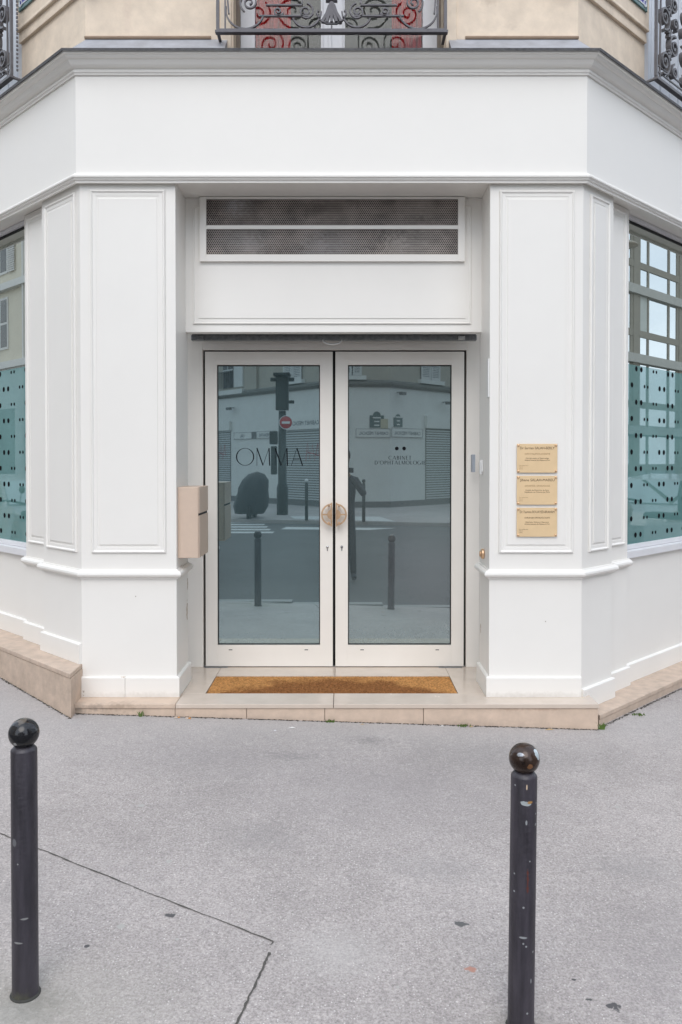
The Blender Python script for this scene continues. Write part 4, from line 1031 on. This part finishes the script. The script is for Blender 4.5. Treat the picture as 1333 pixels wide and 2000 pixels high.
obj('sign_divider', MB().wbox(OL, 2.62, 2.95, .043, .05, 2.275, 2.535), BASEG, opp)
def plate(fr, s0, s1, z0, z1, arch=True):
    x, y = fr((s0 + s1) / 2, .02); w_ = s1 - s0; c = (s0 + s1) / 2
    pts = [(s0, z0), (s1, z0), (s1, z1)] + ([(c + w_ * .27 * cos(a), z1 + w_ * .27 * sin(a) * 1.0) for a in [pi * k / 10 for k in range(11)]] if arch else []) + [(s0, z1)]
    mb = MB(); n = len(pts)
    mb.add([(*fr(a, .005), b) for a, b in pts] + [(*fr(a, .03), b) for a, b in pts], [tuple(range(n)), tuple(range(2 * n - 1, n - 1, -1))] + [(i, (i + 1) % n, n + (i + 1) % n, n + i) for i in range(n)])
    o_ = obj('name_plate', mb, SGREEN, opp)
    l_ = MB()
    for r in range(3): l_.wbox(fr, c - w_ * (.18 + .1 * (r > 1)), c + w_ * (.18 + .1 * (r > 1)), .031, .034, z0 + .06 + r * .13, z0 + .10 + r * .13)
    obj('plate_line', l_, RW, o_)
plate(OM, 1.28, 1.78, 2.56, 2.98); plate(OR, .16, .62, 2.60, 2.92)
obj('notice', MB().wbox(OM, 1.66, 1.92, .036, .045, 2.53, 2.86), YEL, opp)
def lwin(fr, s0, s1, zb=4.36, h=1.9):
    f = obj('window', MB().wbox(fr, s0, s1, .0, .03, zb, zb + h), DARKW, opp)
    obj('sill', MB().wbox(fr, s0 - .15, s1 + .15, .0, .16, zb - .16, zb - .02), RW, opp)
    m_ = (s0 + s1) / 2
    for a, b in ((s0, m_ - .02), (m_ + .02, s1)):
        L_ = obj('louvre', MB().wbox(fr, a, a + .06, .031, .07, zb, zb + h).wbox(fr, b - .06, b, .031, .07, zb, zb + h).wbox(fr, a + .06, b - .06, .031, .07, zb, zb + .06).wbox(fr, a + .06, b - .06, .031, .07, zb + h - .06, zb + h), LOUV, opp)
        sl = MB()
        for k in range(int((h - .12) / .062)): sl.wbox(fr, a + .06, b - .06, .035, .062, zb + .065 + k * .062, zb + .065 + k * .062 + .040)
        s_ = obj('slats', sl, LOUV, L_); s_['kind'] = 'stuff'
for zb in (4.36,):
    lwin(OL, 4.75, 5.85, zb); lwin(OM, .35, 1.0, zb); lwin(OR, 1.65, 2.75, zb); lwin(OR, 5.2, 6.3, zb)
    obj('window', MB().wbox(OL, .5, 1.25, .0, .03, zb, zb + 1.9), DARKW, opp)
    obj('window_bar', MB().wbox(OL, .5, 1.25, .031, .05, zb + .7, zb + .75).wbox(OL, .86, .90, .031, .05, zb, zb + 1.9), LOUV, opp)
    obj('louvre', MB().wbox(OL, 1.35, 2.0, .0, .06, zb, zb + 1.9), LOUV, opp)
    rb = MB()
    for k in range(7): rb.wbox(OL, .30 + .15 * k, .33 + .15 * k, .14, .17, zb, zb + .62)
    rb.wbox(OL, .28, 1.25, .13, .18, zb + .62, zb + .66)
    obj('window_guard', rb, BASEG, opp)
    obj('sill', MB().wbox(OL, .3, 2.1, .0, .16, zb - .28, zb - .10), RW, opp)
obj('downpipe', MB().wbox(OL, 2.95, 3.03, .02, .10, 4.2, 8.5), UP, opp)
for fr, s, z in ((OL, 1.3, 3.45), (OR, .35, 3.7), (OR, 3.0, 3.5)):
    obj('flood_lamp', MB().wbox(fr, s - .13, s + .13, .2, .32, z, z + .10).wbox(fr, s - .02, s + .02, .0, .2, z + .08, z + .11), BASEG, opp)
for fr, s, z, k in ((OL, .35, 1.75, .5), (OL, 6.5, 1.7, .5)):                      # sprayed tags on the shutters
    pts = [(s - .4 * k * 2, z - .3), (s - .3, z + .35), (s - .15, z - .25), (s, z + .3), (s + .12, z - .3), (s + .3, z + .32), (s + .38, z - .1), (s - .3, z + .02)]
    obj('sprayed_tag', MB().ribbon(pts, .028, lambda a, n, zz, f=fr: (*f(a, n), zz), .042, .046), TAG_, opp)

# opposite sidewalk, crossing stripes
osw = MB(); osw.prism([(-14, -34), (-3.6, -11.6), (3.4, -9.9), (18, -26), (18, -60), (-14, -60)], -.33, -.205); struct('far_sidewalk', osw, ASPH)
for i in range(5):
    y0 = -8.1 - i * .80
    o_ = MB().add([(-4.6 - i * .2, y0, -.296), (-1.7 - .15 * i + .0, y0, -.296), (-1.7 - .15 * i, y0 - .42, -.296), (-4.6 - i * .2, y0 - .42, -.296)], [(0, 1, 2, 3)])
    struct('crossing_stripe', o_, MARK)
struct('crossing_stripe', MB().add([(.6, -9.0, -.296), (-1.6, -9.2, -.296), (-1.5, -9.9, -.296), (1.3, -9.55, -.296)], [(0, 1, 2, 3)]), MARK)
struct('paving_patch', MB().add([(-1.4, -11.5, -.200), (-.5, -11.2, -.200), (1.35, -10.5, -.200), (1.0, -12.4, -.200), (-1.6, -12.6, -.200)], [(0, 1, 2, 3, 4)]), MARK)

DG = mat('dark_street_green', (.018, .024, .024), .5, .15)
tl = thing('traffic_light', 'dark traffic light post with no entry sign, mirrored in the left door glass', 'traffic light', (-1.87, -13.3, -.2))
tx_, ty_ = -1.87, -13.3
obj('pole', MB().lathe([(.17, -.2), (.17, .6), (.13, .75), (.11, 2.9)], 16, (tx_, ty_, 0)), DG, tl)
obj('signal_head', MB().box(tx_ - .19, tx_ + .19, ty_ - .1, ty_ + .14, 2.92, 3.95).box(tx_ - .36, tx_ + .36, ty_ - .02, ty_ + .02, 3.78, 3.90).box(tx_ + .19, tx_ + .36, ty_ - .02, ty_ + .02, 3.12, 3.22), DG, tl, .02)
obj('hood', MB().box(tx_ - .25, tx_ + .25, ty_ - .14, ty_ + .3, 3.93, 4.02), DG, tl, .02)
obj('repeater', MB().box(tx_ - .38, tx_ - .14, ty_ - .1, ty_ + .1, 1.9, 2.3).box(tx_ - .34, tx_ - .16, ty_ - .1, ty_ + .1, 1.0, 1.85), DG, tl, .03)
RED_ = mat('sign_red', (.45, .03, .04), .4, .03); SW_ = mat('sign_white', (.75, .75, .75), .4, .03)
obj('no_entry_disc', MB().lathe([(.0, .19), (.175, .19), (.185, .18)], 30, (tx_ + .12, ty_, 2.55), 'Y'), RED_, tl)
obj('disc_rim', MB().lathe([(.186, .17), (.186, .196), (.205, .196), (.205, .17)], 30, (tx_ + .12, ty_, 2.55), 'Y'), SW_, tl)
obj('disc_bar', MB().box(tx_ + .0, tx_ + .24, ty_ + .191, ty_ + .197, 2.51, 2.58), SW_, tl)
for x, y, lab in ((-1.04, -11.0, 'thin bollard across the crossing right of the traffic light, mirrored in the left door glass'), (.50, -10.5, 'thin bollard across the crossing, mirrored in the right door glass')):
    b_ = thing('street_bollard', lab, 'bollard', (x, y, -.205), 'bollards across the crossing')
    obj('tube', MB().lathe([(.045, 0), (.045, 1.02), (.0, 1.03)], 14, (x, y, -.205)), DG, b_); obj('ball_finial', MB().lathe([(.0001, 1.02), (.045, 1.05), (.05, 1.08), (.04, 1.12), (.0001, 1.13)], 14, (x, y, -.205)), SW_ if x < 0 else DG, b_)


def skin(name, joints, edges, radii, m, parent, sub=2):
    me = bpy.data.meshes.new(name); me.from_pydata(joints, edges, []); o_ = bpy.data.objects.new(name, me); SC.collection.objects.link(o_)
    me.materials.append(m)
    sk = o_.modifiers.new('skin', 'SKIN'); sk.use_smooth_shade = True
    for i, r in enumerate(radii): me.skin_vertices[0].data[i].radius = (r, r) if not isinstance(r, tuple) else r
    me.skin_vertices[0].data[0].use_root = True
    s_ = o_.modifiers.new('sub', 'SUBSURF'); s_.levels = s_.render_levels = sub
    o_.parent = parent; return o_


# covered scooter
CV = mat('dark_rain_cover', (.03, .033, .036), .6, .3, 8, .5, 14)
sc_ = thing('covered_scooter', 'parked scooter under a dark rain cover, mirrored in the left door glass', 'scooter', (-2.62, -11.9, -.3))
cv = MB(); sx0, sy0 = -2.62, -11.9
rings = [(.0, .40, .30), (.25, .46, .40), (.55, .44, .42), (.85, .42, .40), (1.1, .36, .34), (1.3, .22, .22), (1.38, .02, .02)]
rnd = random.Random(3)
for z_, rx, ry in rings:
    for k in range(20):
        a = 2 * pi * k / 20; j = 1 + .07 * sin(k * 3.1 + z_ * 5) + rnd.uniform(-.05, .05)
        cv.v.append((sx0 + rx * cos(a) * j + .16 * z_ - .08, sy0 + ry * sin(a) * j, -.08 + z_ * .86))
for i in range(len(rings) - 1):
    for k in range(20): cv.f.append((i * 20 + k, i * 20 + (k + 1) % 20, (i + 1) * 20 + (k + 1) % 20, (i + 1) * 20 + k)); cv.sm.append(True)
obj('cover', cv, CV, sc_)
obj('wheel', MB().lathe([(.13, -.05), (.22, -.05), (.24, 0), (.22, .05), (.13, .05), (.13, -.05)], 24, (sx0 - .05, sy0 + .30, -.06), 'X'), BLACK, sc_)
obj('wheel', MB().lathe([(.13, -.05), (.22, -.05), (.24, 0), (.22, .05), (.13, .05), (.13, -.05)], 24, (sx0 + .02, sy0 - .45, -.06), 'X'), BLACK, sc_)

# photographer, standing in the road behind the camera
CL_ = mat('dark_jacket', (.06, .06, .07), .8, .3, 12); TR_ = mat('dark_trousers', (.025, .027, .035), .85, .2, 12); SK_ = mat('skin', (.42, .26, .19), .55, .05); HR = mat('dark_hair', (.02, .016, .013), .6, .2, 60)
PX = -.085
pe = thing('person', 'person in dark jacket holding a small camera up, mirrored in the right door glass', 'person', (.07, -.42, -.3))
g0 = -.30
def P_(x, y, z): return (x, y + .42, z + .30 - 0) if False else (x - .07, y + .42, z + .30)
J = [P_(.07, -.45, .62), P_(.07, -.45, .80), P_(.07, -.44, .98), P_(.07, -.43, 1.14), P_(.07, -.42, 1.22), P_(.07, -.41, 1.31), P_(.07, -.39, 1.40), P_(.07, -.385, 1.49),
     P_(-.10, -.43, 1.13), P_(-.20, -.34, .93), P_(-.04, -.14, 1.20), P_(.24, -.43, 1.13), P_(.36, -.33, .93), P_(.15, -.14, 1.20),
     P_(-.02, -.45, .56), P_(-.04, -.43, .13), P_(-.05, -.46, -.22), P_(.16, -.45, .56), P_(.19, -.42, .13), P_(.21, -.46, -.22), P_(-.06, -.34, -.26), P_(.22, -.34, -.26)]
Ed = [(0, 1), (1, 2), (2, 3), (3, 4), (4, 5), (5, 6), (6, 7), (3, 8), (8, 9), (9, 10), (3, 11), (11, 12), (12, 13), (0, 14), (14, 15), (15, 16), (0, 17), (17, 18), (18, 19), (16, 20), (19, 21)]
Rr = [(.17, .12), (.16, .12), (.19, .13), (.18, .12), .06, .055, (.078, .09), (.06, .07), .062, .052, .036, .062, .052, .036, .085, .062, .045, .085, .062, .045, .04, .04]
skin('body', J, Ed, Rr, CL_, pe)
hd = MB().lathe([(.001, 1.36 - 1.36)] + [(.085 * sin(pi * k / 14), .115 - .125 * cos(pi * k / 14)) for k in range(1, 14)] + [(.001, .24)], 22, (.07, -.375, 1.345))
obj('head', hd, SK_, pe)
obj('hair', MB().lathe([(.092, .10), (.096, .15), (.085, .20), (.05, .245), (.001, .255)], 20, (.07, -.392, 1.345)), HR, pe)
fc = MB().add([(.07, -.283, 1.455), (.055, -.292, 1.425), (.085, -.292, 1.425), (.07, -.262, 1.425), (.07, -.29, 1.415)], [(0, 1, 3), (0, 3, 2), (1, 4, 3), (2, 3, 4)])
obj('nose', fc, SK_, pe)
for e in (-1, 1):
    obj('eye', MB().lathe([(.001, -.008), (.008, 0), (.001, .008)], 10, (.07 + e * .033, -.297, 1.462), 'Y'), HR, pe)
    hx = .0 if e < 0 else .12
    hand = MB().tube([(hx + e * .02, -.14, 1.20), (hx, -.115, 1.235)], [.032, .030], 10)
    for k in range(4): hand.tube([(hx - .005 * e, -.105, 1.215 + .021 * k), (hx - .03 * e, -.088, 1.225 + .021 * k), (hx - .052 * e, -.085 - .004 * k, 1.222 + .021 * k)], [.0095, .009, .008], 8)
    hand.tube([(hx, -.13, 1.25), (hx - .02 * e, -.150, 1.275), (hx - .045 * e, -.145, 1.28)], [.011, .010, .009], 8)
    obj('hand', hand, SK_, pe)
pe.location.x = .07 + PX
cd = thing('pocket_camera', 'small black camera held by the person mirrored in the glass', 'camera', (.06, -.10, 1.28))
obj('camera_body', MB().box(.0, .12, -.130, -.098, 1.245, 1.315), BLACK, cd, .006); obj('camera_lens', MB().lathe([(.028, -.097), (.028, -.075), (.022, -.07), (.0, -.072)], 20, (.06, 0, 1.28), 'Y'), BLACK, cd)

# ---- right street: office block; left street: pale rendered house
CONC = mat('olive_concrete', (.26, .24, .20), .8, .1, 4); CONB = mat('pale_concrete_band', (.42, .42, .39), .8, .1, 3); BLIND = mat('pale_blind', (.50, .53, .50), .7, .1)
SKYG = glassy('sky_mirroring_office_glass', (.16, .20, .25), .80, .01, (.95, .98, 1))
cg = q * (XR - YF) - .13
FO = frame(((XR - q * 0) + q * (11.94 - q * (XR - YF)), YF - q * (11.94 - q * (XR - YF))), (q, q), (-q, q))
dS = q * (XR + YF)                                                       # s on the facade = distance along (q,q) measured from CR
off_ = thing('office_block', 'olive concrete office block with wide window bands, mirrored in the right shop window', 'building', (*FO(30, 0), -.3))
s_a, s_b = -2.0, 62.0
obj('core_wall', MB().wbox(FO, s_a, s_b, -8, -.25, -.3, 12.6), ROOM, off_)
for i, z0 in enumerate((-.3, 2.61, 5.90, 9.03, 12.3)):
    z1 = z0 + .40 if i else 0.1
    obj('floor_band', MB().wbox(FO, s_a, s_b, -.3, .12, z0, z1), CONB, off_)
per = 4.95; base_s = 36.0 - dS
for k in range(-6, 6):
    sp = base_s + k * per
    if sp < s_a or sp > s_b - per: continue
    obj('pier', MB().wbox(FO, sp - .30, sp + .27, -.25, -.01, .1, 12.6), CONC, off_)
    for i, z0 in enumerate((0.15, 3.05, 6.32, 9.45)):
        h_ = [2.4, 2.8, 2.7, 2.7, 2.7][i]
        obj('spandrel_beam', MB().wbox(FO, sp + .30, sp + per - .30, -.24, -.02, z0 + .80, z0 + 1.10), CONC, off_)
        obj('mullion', MB().wbox(FO, sp + 1.18, sp + 1.32, -.24, -.03, z0, z0 + h_).wbox(FO, sp + 3.42, sp + 3.58, -.24, -.03, z0, z0 + h_).wbox(FO, sp + .30, sp + .42, -.24, -.04, z0, z0 + h_).wbox(FO, sp + 4.4, sp + per - .30, -.24, -.04, z0, z0 + h_), CONC, off_)
        for a, b in ((.42, 1.18), (1.32, 3.42), (3.58, 4.40)):
            obj('pane', MB().wbox(FO, sp + a, sp + b, -.235, -.07, z0 + 1.10, z0 + h_), BLIND if (k == 0 and i == 2 and a < 1) else SKYG, off_)
            obj('pane', MB().wbox(FO, sp + a, sp + b, -.235, -.07, z0, z0 + .80), SKYG, off_)
lmp = thing('street_lamp', 'curved disc street lamp mirrored at the top of the right shop window', 'street lamp', (*FO(15, 6.5), -.3))
lx, ly = FO(11.3, 8.6); l2 = FO(12.75, 8.6)
obj('lamp_post', MB().tube([(lx, ly, -.3), (lx, ly, 6.2), (lx + .2, ly + .2, 6.6), (l2[0] - .2, l2[1] - .2, 6.65), (l2[0], l2[1], 6.45)], .05, 10), CONC, lmp)
obj('lamp_shade', MB().lathe([(.04, .16), (.10, .14), (.30, .05), (.32, .0), (.0, -.03)], 24, (l2[0], l2[1], 6.15)), CONB, lmp)

FH = frame((XL - q * (11.9 + 0), YF - q * (11.9)), (-q, q), (q, q))
CREAM = mat('pale_cream_render', (.62, .58, .48), .85, .06, 2); WTRIM = mat('white_trim', (.62, .62, .60), .7, .05)
ho = thing('pale_house', 'pale cream rendered house with white trims, mirrored in the left shop window', 'building', (*FH(25, 0), -.3))
obj('house_wall', MB().wbox(FH, -2, 60, -8, 0, -.3, 12.4), CREAM, ho)
obj('shopfront_band', MB().wbox(FH, 2, 60, 0, .12, -.3, 5.3), WTRIM, ho)
for z in (5.3, 8.6, 11.8): obj('string_course', MB().wbox(FH, -2, 60, .0, .25, z, z + .28), WTRIM, ho)
sL = 39.5 - q * (-XL + YF)
for k in range(-3, 5):
    s = sL - .7 + k * 4.2
    if s < 0: continue
    for z in (6.15, 9.35):
        f_ = obj('window', MB().wbox(FH, s, s + 1.5, -.0, .05, z, z + 2.2), WTRIM, ho)
        for a in (.10, .80):
            for b in (.1, 1.15): obj('pane', MB().wbox(FH, s + a, s + a + .6, .051, .06, z + b, z + b + .95), DARKW, f_)
        if z > 9:
            lo = MB()
            for j in range(24): lo.wbox(FH, s - .75, s - .08, .06, .09, z + .09 * j, z + .09 * j + .055)
            o_ = obj('louvre', lo, LOUV, ho); o_['kind'] = 'stuff'
    obj('downpipe', MB().wbox(FH, s + 2.4, s + 2.52, .05, .17, -.3, 12.3), WTRIM, ho)
    obj('shop_opening', MB().wbox(FH, s - .8, s + 1.8, .121, .14, .3, 3.6), DARKW, ho)

# parked cars and scooters in the side streets
CP = [mat('silver_car_paint', (.45, .46, .48), .25, .03, coat=.5), mat('white_car_paint', (.62, .63, .64), .25, .02, coat=.5)]
RUB = mat('tyre_rubber', (.02, .02, .02), .8, .1); CGL = glassy('car_glass', (.02, .03, .03), .5)
def car(cx, cy, ang, paint, lab):
    t = thing('parked_car', lab, 'car', (0, 0, 0), 'cars parked in the side streets')
    side = [(-2.05, .30), (-2.1, .62), (-2.0, .84), (-1.35, .95), (-.75, 1.38), (.35, 1.46), (1.25, 1.32), (1.85, .98), (2.05, .80), (2.08, .35), (1.75, .28), (1.70, .50), (1.30, .62), (.95, .50), (.90, .26), (-.9, .26), (-.95, .5), (-1.3, .62), (-1.68, .5), (-1.72, .28)]
    n = len(side); mb = MB(); ys = [(-.84, 0), (-.86, .0), (-.70, 1), (.70, 1), (.86, 0), (.84, 0)]
    lay = [-.86, -.80, .80, .86]
    for yy in (-1, 1):
        pass
    def yw(z): return .85 - max(0, z - .85) * .42
    mb.v += [(x, -yw(z), z) for x, z in side] + [(x, yw(z), z) for x, z in side]
    mb.f += [tuple(range(n)), tuple(range(2 * n - 1, n - 1, -1))] + [(i, n + i, n + (i + 1) % n, (i + 1) % n) for i in range(n)]; mb.sm += [False] * (n + 2)
    obj('body', mb, paint, t, .04)
    g = MB()
    for e in (-1, 1):
        g.add([(x, e * (yw(z) + .004), z) for x, z in ((-1.15, .97), (-.68, 1.32), (.30, 1.39), (1.05, 1.27), (1.35, 1.0))], [(0, 1, 2, 3, 4)])
    g.add([(-1.36, -.72, .97), (-1.36, .72, .97), (-.80, .60, 1.36), (-.80, -.60, 1.36)], [(0, 1, 2, 3)]); g.add([(1.80, -.72, 1.02), (1.80, .72, 1.02), (1.29, .60, 1.32), (1.29, -.60, 1.32)], [(0, 1, 2, 3)])
    obj('windows', g, CGL, t)
    for wx_ in (-1.31, 1.32):
        for e in (-1, 1):
            w_ = obj('wheel', MB().lathe([(.20, -.10), (.29, -.10), (.315, -.06), (.315, .06), (.29, .10), (.20, .10), (.20, -.10)], 24, (wx_, e * .74, .315), 'Y'), RUB, t)
            obj('rim', MB().lathe([(.0, .06 * e), (.19, .08 * e), (.20, .0)], 20, (wx_, e * .76, .315), 'Y'), CHROME, w_)
    for e in (-1, 1):
        obj('headlight', MB().box(-2.09, -2.02, e * .62 - .14, e * .62 + .14, .62, .76), SW_, t, .02); obj('tail_light', MB().box(2.03, 2.085, e * .66 - .1, e * .66 + .1, .70, .86), RED_, t, .02)
        obj('side_mirror', MB().box(-.95, -.80, e * .86, e * 1.02, .95, 1.08), paint, t, .03)
    t.location = (cx, cy, -.30); t.rotation_euler = (0, 0, ang)
def scooter(cx, cy, ang, paint, lab):
    t = thing('parked_scooter', lab, 'scooter', (0, 0, 0), 'scooters parked by the kerb')
    bd = MB().tube([(-.55, 0, .62), (-.45, 0, .98), (-.38, 0, 1.08)], [.05, .05, .03], 10)
    bd.add([(-.62, -.16, .40), (-.62, .16, .40), (-.50, -.20, .90), (-.50, .20, .90), (-.42, -.14, 1.02), (-.42, .14, 1.02), (-.48, -.16, .42), (-.48, .16, .42), (-.38, -.17, .92), (-.38, .17, .92)],
           [(0, 1, 3, 2), (2, 3, 5, 4), (6, 8, 9, 7), (8, 4, 5, 9), (0, 2, 8, 6), (1, 7, 9, 3), (2, 4, 8), (3, 9, 5), (0, 6, 7, 1)])
    bd.box(-.50, .15, -.16, .16, .28, .36)
    bd.add([(.0, -.14, .36), (.0, .14, .36), (.75, -.16, .45), (.75, .16, .45), (.85, -.12, .80), (.85, .12, .80), (.02, -.14, .72), (.02, .14, .72)], [(0, 1, 3, 2), (2, 3, 5, 4), (4, 5, 7, 6), (6, 7, 1, 0), (0, 2, 4, 6), (1, 7, 5, 3)])
    obj('fairing', bd, paint, t, .03)
    obj('saddle', MB().box(.0, .80, -.15, .15, .805, .90), RUB, t, .04)
    obj('handlebar', MB().tube([(-.36, -.34, 1.04), (-.40, -.1, 1.08), (-.40, .1, 1.08), (-.36, .34, 1.04)], .018, 8), BLACK, t)
    for wx_ in (-.66, .62): obj('wheel', MB().lathe([(.12, -.05), (.22, -.05), (.24, 0), (.22, .05), (.12, .05), (.12, -.05)], 22, (wx_, 0, .24), 'Y'), RUB, t)
    obj('mirror', MB().lathe([(.0, 0), (.06, .0), (.06, .012), (.0, .012)], 14, (-.38, .30, 1.26), 'X').tube([(-.38, .26, 1.05), (-.38, .30, 1.24)], .006, 6), BLACK, t)
    obj('top_box', MB().box(.62, .98, -.18, .18, .92, 1.2), BLACK, t, .04)
    t.location = (cx, cy, -.30); t.rotation_euler = (0, 0, ang)
x, y = FL(8.4, 3.1); scooter(x, y, radians(135 + 70), CP[1], 'white scooter parked by the left kerb, mirrored in the left shop window')
x, y = FL(10.6, 3.9); car(x, y, radians(135), CP[0], 'silver car parked in the left street, mirrored in the left shop window')
x, y = FR(8.2, 3.1); scooter(x, y, radians(45 + 100), CP[0], 'grey scooter parked by the right kerb, mirrored in the right shop window')
x, y = FR(10.9, 3.9); car(x, y, radians(45), CP[0], 'silver car parked in the right street, mirrored in the right shop window')
